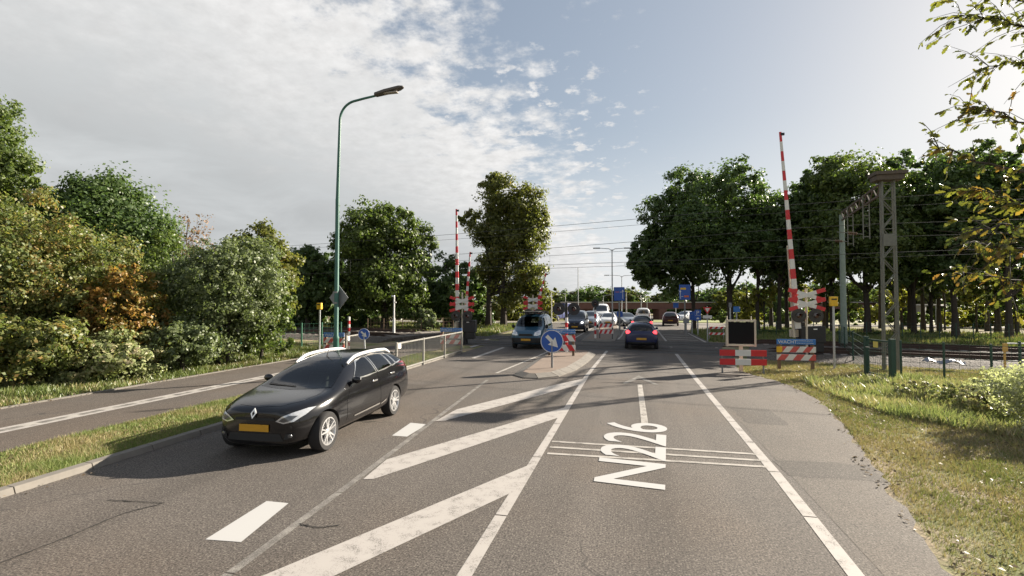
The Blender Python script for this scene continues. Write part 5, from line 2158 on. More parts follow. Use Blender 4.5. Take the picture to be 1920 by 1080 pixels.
# white post beside the tracks on the left
x, y = dep(739, 38)
t = thing('white_post', 'slim white post with small arms beside the tracks left of the pale railing', 'post', (x, y, 0))
p = MB()
p.tube([(0, 0, -.05), (0, 0, 1.35)], .09, 10)
p.tube([(0, 0, 1.35), (0, 0, 3.05)], .06, 10)
p.build('pole', M_WHITE, t, smooth=True)
p = MB()
p.box((-.05, -.05, 3.02), (.22, .14, .12))
p.box((.1, -.02, 2.55), (.16, .08, .07))
p.build('camera_head', M_WHITE, t)


# --- route signs, parking signs, yield sign
def panel_sign(name, label, px, D, zc_, w, h, mat, poles=1, pole_m=None, rz=.03, cat='road sign', border=True):
    x, y = dep(px, D)
    z0 = gz(x, y)
    t = thing(name, label, cat, (x, y, z0), rz)
    xs = (0,) if poles == 1 else (-w * .3, w * .3)
    for xx in xs:
        p = MB()
        p.tube([(xx, .06, -.05), (xx, .06, zc_ + h / 2)], .055, 10)
        p.build('pole', pole_m or M_STEEL, t, smooth=True)
    p = MB()
    p.box((0, 0, zc_), (w, .04, h))
    b = p.build('panel', mat, t, bevel=.01)
    return t, b


t, b = panel_sign('route_sign', 'tall blue route sign on the far island left of the tree branches', 1161, 37, hz(551, 37), .78, 1.0, M_BLUE, 1, M_DSTEEL)
zc_ = hz(551, 37)
text_obj('N226', .13, simple('orange_sign_field', (.55, .12, .03), .5), b, (-.30, -.0225, zc_ + .10), 'route_number')
p = MB()
p.box((.12, -.022, zc_ + .13), (.16, .004, .03))
p.box((.26, -.022, zc_ - .10), (.035, .004, .55))
p.prism([(.18, zc_ + .17), (.34, zc_ + .17), (.26, zc_ + .32)], -.0235, -.0205)
p.build('white_arrow', M_SIGNW, b)
t, b = panel_sign('route_sign', 'tall blue route sign in front of the right-hand tree crown', 1284, 39, hz(548, 39), .84, 1.18, M_BLUE, 1, M_DSTEEL)
zc_ = hz(548, 39)
p = MB()
p.box((-.12, -.0215, zc_ + .28), (.42, .005, .15))
p.build('yellow_field', M_YELLOW, b)
p = MB()
p.box((.12, -.0215, zc_ - .32), (.36, .005, .14))
p.build('orange_field', simple('orange_sign_field', (.55, .12, .03), .5), b)
p = MB()
p.box((-.33, -.022, zc_ - .22), (.035, .004, .55))
p.box((-.20, -.022, zc_ - .33), (.16, .004, .03))
p.prism([(-.41, zc_ + .03), (-.25, zc_ + .03), (-.33, zc_ + .17)], -.0235, -.0205)
p.build('white_arrow', M_SIGNW, b)
panel_sign('lane_sign', 'small blue lane sign low on the far island between the poles', 1162, 44, hz(589, 44), .50, .50, M_BLUE, 1, M_DSTEEL)
panel_sign('direction_sign', 'small blue square sign on a tall pole in front of the viaduct', 1267, 62, hz(572, 62), .62, .62, M_BLUE)
panel_sign('direction_sign', 'tiny low blue sign in front of the grass right of the viaduct pillar', 1271, 64, hz(593, 64), .42, .36, M_BLUE)
t, b = panel_sign('direction_sign', 'blue and white signpost board seen under the tree above the display board', 1381, 40, hz(580, 40), .50, .45, M_WBLUE)
p = MB()
p.box((.22, -.022, hz(577, 40)), (.07, .004, .12))
p.build('white_mark', M_SIGNW, b)
t, b = panel_sign('parking_sign', 'blue parking sign with a white P and small car symbol under the tree', 1308, 39, hz(591, 39), .46, .84, M_BLUE)
zc_ = hz(591, 39)
text_obj('P', .44, M_SIGNW, b, (-.13, -.0225, zc_ + .04), 'letter')
p = MB()
p.box((0, -.0215, zc_ - .005), (.42, .004, .018))
p.prism([(-.10, zc_ - .30), (.10, zc_ - .30), (.10, zc_ - .24), (.05, zc_ - .18), (-.06, zc_ - .18), (-.10, zc_ - .24)], -.0235, -.0205)
p.build('symbol', M_SIGNW, b)
t, b = panel_sign('turn_sign', 'blue sign with a white bent arrow left of the parking sign', 1297, 41, hz(592, 41), .42, .70, M_BLUE)
zc_ = hz(592, 41)
p = MB()
p.bar((-.12, -.024, zc_ - .22), (-.12, -.024, zc_ + .10), .006, .045)
p.bar((-.12, -.024, zc_ + .10), (.08, -.024, zc_ + .16), .006, .045)
p.build('white_arrow', M_SIGNW, b)
# yield sign
x, y = dep(1326, 33)
t = thing('yield_sign', 'red and white yield triangle with a small white plate under the right-hand tree', 'road sign', (x, y, 0), .03)
p = MB()
p.tube([(0, .05, -.05), (0, .05, 2.3)], .04, 10)
p.build('pole', M_STEEL, t, smooth=True)
zt = hz(581, 33)
p = MB()
p.prism([(-.28, zt + .18), (0, zt - .28), (.28, zt + .18)], 0, .02)
b = p.build('red_triangle', M_RED, t)
p = MB()
p.prism([(-.155, zt + .105), (0, zt - .15), (.155, zt + .105)], -.005, .0005)
p.build('white_triangle', M_SIGNW, b)
p = MB()
p.box((0, 0, zt - .46), (.56, .02, .20))
p.build('small_plate', M_SIGNW, t)
# back of a small grey sign and the signpost board by the road edge
t, b = panel_sign('grey_sign', 'back of a small grey sign on a pole left of the blue signpost board', 1369, 36, hz(572, 36), .20, .34, M_SIGNB)
x, y = dep(1284, 39)
t, b = panel_sign('marker_board', 'pale grey marker board low on a post below the right route sign', 1286, 37, hz(602, 37), .42, .34, M_SIGNB, 1, M_DSTEEL)


# --- distant lamp columns
def lamp_column(label, px, D, ytop, arms=(1,), pole_m=None, r=.07, arm=1.1, group='distant lamp columns'):
    x, y = dep(px, D)
    z0 = gz(x, y)
    t = thing('lamp_column', label, 'lamp column', (x, y, z0), 0.2, group)
    h = hz(ytop, D) - z0
    p = MB()
    p.tube([(0, 0, -.1), (0, 0, h - .1)], [r, r * .6], 10)
    p.build('pole', pole_m or M_STEEL, t, smooth=True)
    for s in arms:
        q = MB()
        q.tube([(0, 0, h - .25), (s * .25, 0, h - .06), (s * arm, 0, h)], [.035, .03, .025], 8)
        q.build('arm', M_STEEL, t, smooth=True)
        q = MB()
        q.box((s * (arm + .25), 0, h), (.62, .20, .09))
        q.build('lamp_head', M_DSTEEL, t, bevel=.03)
    return t


lamp_column('tall grey column with two arms left of the blue route sign', 1148, 44, 465, (-1, 1))
lamp_column('grey column with two arms behind the blue route sign', 1166, 62, 516, (-1, 1), arm=1.6)
lamp_column('thin tall pole in front of the viaduct left end', 1084, 85, 500, (), r=.09)
lamp_column('short column with a double head above the left signal post', 1060, 62, 549, (-1, 1), arm=.5)
lamp_column('pale thin column left of the black signal heads', 1034, 55, 546, (), pole_m=M_WHITE)
lamp_column('column with one arm above the tall white van', 1131, 70, 553, (1,), arm=.9)
lamp_column('plain column in front of the middle of the viaduct', 1202, 72, 552, (), r=.08)
lamp_column('pale column between the route sign and the leading car', 1174, 58, 545, (), pole_m=M_CONC, r=.1)
lamp_column('low far column with two arms right of the plain column', 1213, 90, 558, (-1, 1), arm=.8)

# --- brown viaduct behind the junction
t = thing('viaduct', 'long brown viaduct crossing behind the junction on dark pillars', 'viaduct')
D = 112.0
a, b = dep(1068, D), dep(1478, D + 4)
A, Bv_ = Vector((*a, 0)), Vector((*b, 0))
dv = (Bv_ - A).normalized()
nv = Vector((-dv.y, dv.x, 0))
z0, z1 = hz(579.5, D), hz(567.5, D)
p = MB()
p.slab([tuple((A - dv * 2)[:2]), tuple((Bv_ + dv * 30)[:2]), tuple((Bv_ + dv * 30 + nv * 9)[:2]), tuple((A - dv * 2 + nv * 9)[:2])], z0, z1)
p.build('deck_girder', M_BROWN, t)
p = MB()
p.slab([tuple((A - dv * 2 - nv * .15)[:2]), tuple((Bv_ + dv * 30 - nv * .15)[:2]), tuple((Bv_ + dv * 30 + nv * .4)[:2]), tuple((A - dv * 2 + nv * .4)[:2])], z1 + .004, z1 + .20)
p.build('parapet_cap', M_CONC, t)
for q, wd in ((1246, 1.7), (1100, 3.5), (1420, 1.7)):
    c = Vector((*dep(q, D), 0))
    p = MB()
    p.box((c.x + nv.x * 3, c.y + nv.y * 3, (z0 - 2.0) / 2), (wd, 4.0, z0 + 2.0), 0, math.atan2(dv.y, dv.x))
    p.build('pillar', M_BROWN if q == 1246 else M_BROWN, t)
# embankment to the left of it
mb = MB()
ax = Vector((*dep(985, 112), 0))
for (c0, c1) in (((ax - dv * 45), A + dv * 1.0),):
    vs = []
    for c in (c0, c1):
        for o, z in ((-7, -1.3), (0, z1 - .1), (9, z1 - .1), (16, -1.3)):
            q = c + nv * o
            vs.append((q.x, q.y, z))
    mb.add(vs, [(0, 1, 5, 4), (1, 2, 6, 5), (2, 3, 7, 6), (4, 5, 6, 7)])
struct(mb.build('embankment', M_GROUND))
# guard rail and pale wall fragments beyond the junction
x, y = dep(1745, 60)
t = thing('shelter', 'low grey shelter with a flat pale roof seen between the right-hand trunks', 'shelter', (x, y, 0), .9)
p = MB()
p.box((0, 0, 2.25), (6.0, 2.4, .16))
p.build('roof', M_CONC, t)
p = MB()
p.box((0, 1.1, 1.15), (5.6, .1, 2.0))
p.build('back_wall', M_DSTEEL, t)
for xx in (-2.7, 2.7):
    p = MB()
    p.box((xx, -1.0, 1.1), (.1, .1, 2.15))
    p.build('post', M_STEEL, t)
lamp_column('white column behind the shelter on the right', 1757, 66, 520, (), pole_m=M_WHITE, r=.12)
# low brick house glimpsed left of the teal van
x, y = dep(985, 95)
t = thing('far_house', 'small pale house with a brown roof glimpsed left of the far boom', 'house', (x, y, -1), .3)
p = MB()
p.box((0, 0, 1.5), (9, 6, 3.0))
w_ = p.build('wall', M_CONC, t)
p = MB()
p.prism([(-4.8, 3.0), (4.8, 3.0), (3.6, 4.6), (-3.6, 4.6)], -3.3, 3.3)
p.build('roof', M_BROWN, t)
for k in range(3):
    p = MB()
    p.box((-2.8 + 2.8 * k, -3.01, 1.5), (1.2, .05, 1.3))
    p.build('window', M_GLASS, t)


# ------------------------------------------------------------------ vegetation
L_DARK = leaf_mat('dark_green_leaves', (0.048, 0.088, 0.028), (0.115, 0.165, 0.048), trans=.40, seed=1)
L_MID = leaf_mat('mid_green_leaves', (0.056, 0.092, 0.024), (0.140, 0.178, 0.045), trans=.42, seed=4)
L_OLIVE = leaf_mat('olive_leaves', (0.065, 0.081, 0.019), (0.176, 0.178, 0.041), autumn=((0.257, 0.182, 0.041), (0.189, 0.108, 0.027)), a_lo=.72, a_hi=.95, trans=0.45, seed=7)
L_AUT = leaf_mat('turning_autumn_leaves', (0.080, 0.125, 0.038), (0.230, 0.235, 0.085), autumn=((0.37, 0.26, 0.085), (0.31, 0.17, 0.06)), a_lo=.58, a_hi=.90, trans=.45, seed=11)
L_ORG = leaf_mat('orange_leaves', (0.10, 0.13, 0.038), (0.24, 0.22, 0.065), autumn=((0.40, 0.24, 0.065), (0.32, 0.16, 0.045)), a_lo=.40, a_hi=.72, trans=.45, seed=13)
L_RED = leaf_mat('reddish_sparse_leaves', (0.20, 0.115, 0.075), (0.26, 0.175, 0.11), trans=.25, seed=15)
L_GREY = leaf_mat('grey_green_leaves', (0.085, 0.118, 0.052), (0.205, 0.235, 0.118), trans=.40, seed=17)
L_YEL = leaf_mat('sunlit_yellow_leaves', (0.16, 0.17, 0.03), (0.28, 0.26, 0.05), trans=.45, seed=19)
L_WHITE = leaf_mat('pale_shrub_leaves', (0.230, 0.253, 0.149), (0.575, 0.575, 0.437), trans=0.40, seed=21)
L_OAK = leaf_mat('oak_leaves', (0.060, 0.080, 0.018), (0.17, 0.165, 0.035), autumn=((0.26, 0.17, 0.04), (0.20, 0.10, 0.03)), a_lo=.62, a_hi=.85, trans=.45, seed=23)
L_GRASS = leaf_mat('verge_grass', (0.105, 0.165, 0.042), (0.225, 0.265, 0.095), autumn=((0.36, 0.30, 0.17), (0.25, 0.20, 0.115)), a_lo=.48, a_hi=.76, trans=.25, seed=25, spec=.15)
L_DRYGRASS = leaf_mat('dry_verge_grass', (0.105, 0.150, 0.042), (0.225, 0.245, 0.095), autumn=((0.36, 0.30, 0.18), (0.25, 0.195, 0.12)), a_lo=.36, a_hi=.64, trans=.22, seed=37, spec=.12)
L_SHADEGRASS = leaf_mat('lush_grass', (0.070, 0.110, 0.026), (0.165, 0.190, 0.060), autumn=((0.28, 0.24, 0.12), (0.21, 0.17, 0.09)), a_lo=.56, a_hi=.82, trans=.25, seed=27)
L_WEED = leaf_mat('weed_leaves', (0.15, 0.19, 0.075), (0.34, 0.36, 0.18), autumn=((0.42, 0.37, 0.24), (0.32, 0.26, 0.16)), a_lo=.50, a_hi=.80, trans=.28, seed=29, spec=.2)


def leaf_quads(C, Nrm, size, rng, aspect=0.62, bend=0.25):
    n = len(C)
    Nrm = Nrm / (np.linalg.norm(Nrm, axis=1, keepdims=True) + 1e-9)
    r = rng.normal(size=(n, 3))
    T = np.cross(Nrm, r)
    T /= (np.linalg.norm(T, axis=1, keepdims=True) + 1e-9)
    Bt = np.cross(Nrm, T)
    s = size[:, None]
    V = np.empty((n, 4, 3))
    V[:, 0] = C - T * s * .5 - Nrm * s * bend * .3
    V[:, 1] = C + Bt * s * aspect * .5
    V[:, 2] = C + T * s * .5 - Nrm * s * bend
    V[:, 3] = C - Bt * s * aspect * .5
    F = np.arange(n * 4).reshape(n, 4)
    return V.reshape(-1, 3), F


def crown_leaves(ells, n_leaves, leaf, rng, clump=0.26, shell=0.55, per=60, squash=.75):
    """leaves gathered in clumps that fill a set of ellipsoids (cx,cy,cz,rx,ry,rz)"""
    vol = np.array([(e[3] * e[4] * e[5]) ** (2 / 3) for e in ells])
    nc = max(6, int(n_leaves / per))
    which = rng.choice(len(ells), nc, p=vol / vol.sum())
    E_ = np.array(ells)[which]
    d = rng.normal(size=(nc, 3))
    d /= np.linalg.norm(d, axis=1, keepdims=True)
    rad = shell + (1 - shell) * rng.random(nc) ** .6
    rad *= rng.uniform(.86, 1.10, nc)
    cc = E_[:, :3] + d * rad[:, None] * E_[:, 3:6]
    cr = clump * E_[:, 3:6].min(1) * rng.uniform(.55, 1.25, nc)
    k = rng.choice(nc, n_leaves)
    g = rng.normal(size=(n_leaves, 3)) * np.array([1, 1, squash])
    g /= np.maximum(1.0, np.linalg.norm(g, axis=1, keepdims=True) / 2.1)
    P = cc[k] + g * cr[k][:, None] * .62
    out_ = g * .8 + d[k] * .7 + np.array([0, 0, .45]) + rng.normal(size=(n_leaves, 3)) * .75
    size = leaf * rng.uniform(.6, 1.3, n_leaves)
    V, F = leaf_quads(P, out_, size, rng)
    return V, F, cc, d


def limb_path(a, b, rnd, n=5, wob=.12, droop=0.0):
    a, b = Vector(a), Vector(b)
    L = (b - a).length
    pts = []
    for i in range(n + 1):
        t_ = i / n
        p = a.lerp(b, t_)
        p.z += math.sin(t_ * PI) * L * .10 - droop * t_ * t_
        if 0 < i < n:
            p += Vector((rnd.uniform(-1, 1), rnd.uniform(-1, 1), rnd.uniform(-1, 1))) * L * wob * .5
        pts.append(p)
    return pts


def make_tree(name, label, cat, loc, ells, leafm, n_leaves, leaf, trunks=((0, 0),), tr=.25, th=None, group=None, seed=1, bark=None, clump=.26, shell=.55, limbs=10, per=60, squash=.75, rz=0.0, split=False):
    rng = np.random.default_rng(seed)
    rnd = random.Random(seed)
    t = thing(name, label, cat, loc, rz, group)
    V, F, cc, d = crown_leaves(ells, n_leaves, leaf, rng, clump, shell, per, squash)
    np_mesh('crown', V, F, leafm, t)
    top = max(e[2] + e[5] * .55 for e in ells)
    th = th or top
    m = MB()
    for (tx, ty) in trunks:
        pts = []
        for i in range(8):
            f = i / 7
            pts.append(Vector((tx + rnd.uniform(-1, 1) * tr * .5 * f * 2, ty + rnd.uniform(-1, 1) * tr * .5 * f * 2, -.1 + th * f)))
        rr = [tr * (1.35 if i == 0 else 1.0) * (1 - .78 * (i / 7)) + .01 for i in range(8)]
        m.tube(pts, rr, 8, 0, False)
        idx = rng.choice(len(cc), min(limbs, len(cc)), replace=False)
        for q in idx:
            c = cc[q]
            z0 = min(max(.25 * th, c[2] - rnd.uniform(.15, .45) * th), th * .9)
            f = z0 / th
            a = pts[min(7, int(f * 7))]
            r0 = tr * (1 - .78 * f) * .5
            m.tube(limb_path((a.x, a.y, z0), c, rnd), [r0, r0 * .8, r0 * .6, r0 * .42, r0 * .28, r0 * .12 + .004], 5, 0, False)
    m.build('trunk', bark or M_BARK, t, smooth=True)
    return t


def bush_ells(rx, ry, h, rng, n=6, base=.0):
    E_ = [(0, 0, h * .45, rx * .8, ry * .8, h * .48)]
    for i in range(n):
        a = 2 * PI * (i + rng.uniform(-.3, .3)) / n
        r = rng.uniform(.35, .65)
        hh = rng.uniform(.28, .42) * h
        E_.append((rx * r * math.cos(a), ry * r * math.sin(a), base + rng.uniform(.30, .68) * h, rx * rng.uniform(.35, .55), ry * rng.uniform(.35, .55), hh))
    return E_


# ---- the left-hand thicket
def bush(name, label, cat, px, D, hw_px, ytop, leafm, n, leaf, seed, depth=1.0, **kw):
    rng = random.Random(seed)
    x, y = dep(px, D)
    rx = hw_px / FPX * D
    h = hz(ytop, D)
    E_ = bush_ells(rx, rx * depth, h * .97, rng)
    return make_tree(name, label, cat, (x, y, 0), E_, leafm, n, leaf, seed=seed, tr=kw.pop('tr', .07), **kw)


G_L = None
bush('autumn_bush', 'big bush turning yellow and green at the left edge of the photo', 'bush', 20, 17.0, 150, 345, L_AUT, 42000, .115, 2, trunks=((-.4, 0), (.5, .2)), limbs=9, clump=.22)
bush('autumn_bush', 'golden brown bush between the yellow bush and the dark green round tree', 'bush', 165, 18.5, 125, 392, L_AUT, 36000, .115, 3, trunks=((-.3, 0), (.4, .2)), limbs=8, clump=.22)
bush('orange_bush', 'lower bush with orange leaves in the middle of the left thicket', 'bush', 235, 17.6, 85, 488, L_ORG, 20000, .11, 4, trunks=((0, 0), (.3, 0)), limbs=8, clump=.22)
bush('green_bush', 'spreading grey-green bush nearest the left fence and yellow box post', 'bush', 410, 20.5, 118, 436, L_GREY, 38000, .12, 5, trunks=((0, 0), (.4, .1)), limbs=8, clump=.22)
bush('green_bush', 'small green bush with low twigs reaching right towards the yellow box post', 'bush', 492, 21.5, 62, 490, L_MID, 16000, .12, 6, limbs=8, clump=.24)
bush('undergrowth_bush', 'low brown-green undergrowth bush at the foot of the left thicket', 'bush', 345, 18.3, 75, 592, L_GREY, 9000, .13, 8, limbs=5, clump=.3)
bush('undergrowth_bush', 'low leafy undergrowth bush in the bottom left corner of the thicket', 'bush', 60, 15.2, 125, 585, L_AUT, 14000, .13, 9, limbs=5, clump=.26)
bush('undergrowth_bush', 'low yellowish undergrowth bush under the orange bush', 'bush', 215, 16.6, 90, 610, L_WEED, 9000, .12, 10, limbs=5, clump=.3)
x, y = dep(200, 24)
make_tree('broadleaf_tree', 'dark green round-topped tree rising behind the orange bush', 'tree', (x, y, 0),
          [(0, 0, 5.6, 2.7, 2.6, 3.0), (-1.8, 0, 5.9, 1.7, 1.7, 2.1), (1.7, .3, 5.0, 1.5, 1.6, 2.3), (-3.2, .2, 6.2, 1.5, 1.6, 2.0), (2.4, 0, 3.4, 1.2, 1.3, 1.6), (-.4, 0, 7.4, 1.6, 1.6, 1.35), (0, 0, 3, 2.5, 2, 2.4)],
          L_DARK, 60000, .17, seed=21, tr=.2, limbs=14, clump=.26)
bush('green_bush', 'mid-height green bush filling the dip between the dark round tree and the grey-green bush', 'bush', 325, 22.5, 72, 412, L_MID, 22000, .12, 7, limbs=6, clump=.22)
x, y = dep(-70, 22)
make_tree('tall_tree', 'tall tree cut off by the left edge with one branch reaching right', 'tree', (x, y, 0),
          [(0, 0, 8, 2.3, 2.3, 3.8), (1.6, 0, 8.6, 1.6, 1.5, 1.6), (2.6, 0, 7.9, 1.1, 1.0, .8), (.7, 0, 10.6, 1.5, 1.5, 1.5), (1.2, 0, 6.4, 1.6, 1.6, 1.4), (.3, 0, 4, 2.4, 2.2, 3)],
          L_MID, 36000, .16, seed=22, tr=.22, limbs=14, clump=.22, shell=.45)
x, y = dep(350, 26)
make_tree('bare_tree', 'thin almost leafless reddish treetop above the left thicket', 'tree', (x, y, 0),
          [(0, 0, 6.2, 1.25, 1.2, 1.25), (.6, 0, 5.2, 1.1, 1.1, 1.0), (-.5, 0, 5.4, 1.0, 1.0, 1.0)], L_RED, 900, .14, seed=23, tr=.06, limbs=40, clump=.25, shell=.2, bark=M_BARKL, per=12)
x, y = dep(485, 33)
make_tree('broadleaf_tree', 'pale olive treetop behind the grey-green bush', 'tree', (x, y, 0),
          [(0, 0, 5.8, 1.8, 1.7, 1.9), (-1.6, 0, 5.2, 1.5, 1.5, 1.6), (1.3, 0, 4.6, 1.4, 1.4, 1.8), (0, 0, 3.4, 2.4, 2, 2.2)], L_OLIVE, 15000, .24, seed=24, tr=.15, limbs=10)

# ---- trees behind the tracks on the left
def big_tree(name, label, px, D, hw_px, ytop, ybot, leafm, n, leaf, seed, trunk_px=None, tr=.3, lobes=9, group=None, shell=.5, clump=.26, cat='tree', limbs=16, depth=.9, xoff=0.0):
    rng = random.Random(seed)
    x, y = dep(px, D)
    rx = hw_px / FPX * D
    zt, zb = hz(ytop, D), hz(ybot, D)
    h = zt - zb
    cz = zb + h * .5
    E_ = [(0, 0, cz, rx * .66, rx * .66 * depth, h * .44)]
    for i in range(lobes):
        a = 2 * PI * i / lobes + rng.uniform(-.4, .4)
        f = rng.uniform(-.75, .85)
        rr = math.sqrt(max(.05, 1 - f * f)) * rng.uniform(.45, .78)
        E_.append((rx * rr * math.cos(a), rx * rr * math.sin(a) * depth, cz + f * h * .36, rx * rng.uniform(.26, .42), rx * rng.uniform(.26, .42), h * rng.uniform(.13, .21)))
    tk = ((0, 0),)
    if trunk_px:
        c, s = math.cos(YAW), math.sin(YAW)
        tk = tuple(((q - px) / FPX * D * c, (q - px) / FPX * D * s) for q in trunk_px)
    return make_tree(name, label, cat, (x, y, gz(x, y)), E_, leafm, n, leaf, trunks=tk, tr=tr, th=zb + h * .8, seed=seed, group=group, clump=clump, shell=shell, limbs=limbs)


big_tree('broadleaf_tree', 'large dark round tree behind the tracks, right of the green street lamp', 722, 46, 116, 368, 612, L_MID, 46000, .29, 31, lobes=11, tr=.35)
big_tree('broadleaf_tree', 'dark tree behind the tracks directly left of the green street lamp', 578, 44, 62, 442, 612, L_DARK, 17000, .34, 32, tr=.25)
big_tree('broadleaf_tree', 'smaller dark tree between the round tree and the central tall tree', 835, 52, 48, 452, 612, L_DARK, 13000, .36, 33, tr=.25)
x, y = dep(948, 53)
s_ = 53 / FPX
make_tree('tall_twin_tree', 'tall central tree with two dark trunks and ragged yellowish crown', 'tree', (x, y, 0),
          [(q[0] * s_ * 1.1, q[1] * s_, hz(q[2], 53), q[3] * s_ * 1.12, q[3] * s_ * 1.0, q[4] * s_) for q in
           ((-12, 0, 365, 36, 42), (30, 10, 385, 38, 40), (-30, 0, 430, 36, 40), (45, 0, 440, 36, 42), (5, -10, 455, 40, 46), (-24, 8, 505, 32, 36), (38, 0, 510, 32, 42), (-62, 0, 405, 22, 16), (10, 0, 550, 30, 30), (62, 0, 408, 18, 18), (52, 0, 545, 22, 24), (-20, 0, 340, 26, 18))],
          L_OLIVE, 40000, .29, trunks=((-33 * s_, -.1), (-4 * s_, 0)), tr=.32, th=13, seed=34, limbs=18, clump=.34, shell=.35)
BG_L = 'dark trees massed behind the tracks on the left'
LAB_L = 'dark tree in the shaded mass behind the tracks left of the central tall tree'
for i, (px, D, hw, yt) in enumerate(((520, 52, 55, 470), (640, 56, 65, 455), (790, 58, 60, 470), (880, 60, 50, 490), (460, 55, 55, 480), (560, 60, 60, 462), (690, 60, 60, 470), (600, 50, 45, 490), (850, 48, 38, 505))):
    big_tree('background_tree', LAB_L, px, D, hw, yt, 615, L_DARK, 9000, .42, 40 + i, group=BG_L, limbs=8)
bush('pale_shrub', 'pale feathery shrub right of the slim white post', 'bush', 798, 43, 26, 572, L_GREY, 4000, .22, 50, limbs=4)
bush('pale_shrub', 'sunlit yellow shrub right of the central tall tree near the far boom', 'bush', 1022, 64, 28, 560, L_YEL, 4500, .3, 51, limbs=4)
for i, (px, D, hw, yt) in enumerate(((560, 47, 60, 585), (660, 49, 60, 588), (900, 56, 40, 580))):
    bush('dark_hedge_bush', 'dark low bush in the shade behind the tracks on the left', 'bush', px, D, hw, yt, L_DARK, 5000, .32, 52 + i, limbs=3, group='dark low bushes behind the tracks', depth=.6)

# ---- right-hand row of tall dark trees
big_tree('tall_dark_tree', 'broad dark tree overhanging the road left of the tall boom', 1330, 45, 138, 292, 556, L_DARK, 52000, .29, 61, trunk_px=(1368,), lobes=13, tr=.27, shell=.45)
x, y = dep(1235, 46)
big_tree('tall_dark_tree', 'lower dark crown reaching over the road right of the far lamp columns', 1245, 46.5, 78, 396, 572, L_DARK, 20000, .36, 62, trunk_px=(1300,), lobes=8, tr=.2, shell=.45)
big_tree('tall_dark_tree', 'tall dark tree behind the lattice mast with sunlit upper leaves', 1615, 39, 120, 256, 556, L_MID, 46000, .28, 63, trunk_px=(1625,), lobes=12, tr=.23, shell=.45)
big_tree('tall_dark_tree', 'tall dark tree right of the lattice mast near the right edge', 1805, 36, 108, 248, 556, L_DARK, 40000, .27, 64, trunk_px=(1790,), lobes=12, tr=.21, shell=.45)
big_tree('tall_dark_tree', 'dark tree cut off by the right edge of the photo', 1940, 34, 96, 272, 560, L_DARK, 20000, .32, 65, trunk_px=(1890,), lobes=10, tr=.2)
BG_R = 'dark trees filling the row on the right'
LAB_R = 'dark tree filling a gap in the right-hand row behind the tall boom'
for i, (px, D, hw, yt, tp) in enumerate(((1480, 43, 70, 345, 1460), (1545, 42, 72, 300, 1560), (1720, 39, 70, 285, 1712), (1690, 37, 52, 335, 1680), (1440, 44, 50, 360, 1420), (1765, 44, 60, 262, 1760), (1880, 40, 70, 262, 1870), (1500, 47, 62, 330, 1475), (1440, 52, 65, 345, 1445), (1715, 43, 62, 310, 1705), (1560, 50, 60, 300, 1545), (1870, 45, 62, 300, 1850), (1660, 50, 50, 320, 1650), (1705, 46, 60, 262, 1730), (1490, 44, 40, 380, 1490))):
    big_tree('background_tree', LAB_R, px, D, hw, yt, 560, L_DARK, 11000, .38, 70 + i, group=BG_R, trunk_px=(tp,), tr=.17, limbs=10)
# slim understorey trunks with thin sunlit foliage
LAB_S = 'slim young tree with backlit yellow-green leaves under the right-hand row'
for i, (px, D, yt, n, lm) in enumerate(((1432, 44, 575, 900, L_YEL), (1550, 46, 560, 1100, L_MID), (1745, 40, 540, 1500, L_MID), (1830, 42, 545, 1500, L_YEL), (1865, 40, 560, 1300, L_MID), (1690, 46, 560, 1300, L_YEL), (1590, 48, 570, 1200, L_MID), (1400, 46, 585, 800, L_YEL), (1905, 38, 560, 1200, L_MID), (1770, 47, 520, 1400, L_YEL), (1500, 52, 560, 1300, L_YEL))):
    bush('young_tree', LAB_S, 'tree', px, D, 26, yt, lm, n, .26, 80 + i, limbs=7, group='young trees under the right-hand row', tr=.09, shell=None) if False else make_tree(
        'young_tree', LAB_S, 'tree', V3(dep(px, D)), [(0, 0, hz(yt, D) + .4, 1.3, 1.2, 1.0), (.5, 0, hz(yt, D) + 1.6, 1.2, 1.1, .9), (-.6, 0, hz(yt, D) + 1.0, 1.0, 1.0, .7), (0, 0, hz(yt, D) - .6, .9, .9, .7)], lm, n * 2, .20, seed=80 + i, limbs=9, group='young trees under the right-hand row', tr=.07 + .03 * (i % 3), th=hz(yt, D) + 3, shell=.3)
# hedge and brambles along the far side of the tracks
for i, (px, D, hw, yt) in enumerate(((1445, 39, 40, 618), (1510, 38.5, 45, 622), (1600, 37.5, 52, 622), (1690, 36, 52, 630), (1780, 34.5, 52, 632), (1870, 33, 52, 634), (1960, 31.5, 55, 636))):
    bush('hedge_bush', 'dark low hedge bush behind the tracks under the right-hand trees', 'bush', px, D, hw, yt, L_DARK, 5000, .2, 95 + i, limbs=3, group='low hedge bushes behind the tracks on the right', depth=.5)

for i, (px, D, hw, yt, lm) in enumerate(((1405, 58, 30, 580, L_YEL), (1455, 62, 42, 575, L_MID), (1530, 60, 40, 572, L_YEL), (1590, 57, 36, 578, L_MID), (1640, 60, 34, 570, L_YEL), (1700, 56, 40, 580, L_MID), (1800, 52, 44, 574, L_YEL), (1850, 50, 36, 582, L_MID), (1905, 48, 46, 576, L_YEL), (1365, 66, 34, 578, L_MID), (1770, 60, 40, 566, L_MID))):
    bush('meadow_bush', 'sunlit bush in the dry meadow seen between the right-hand trunks', 'bush', px, D, hw, yt, lm, 3000, .30, 140 + i, limbs=4, group='sunlit bushes in the meadow', depth=.7)
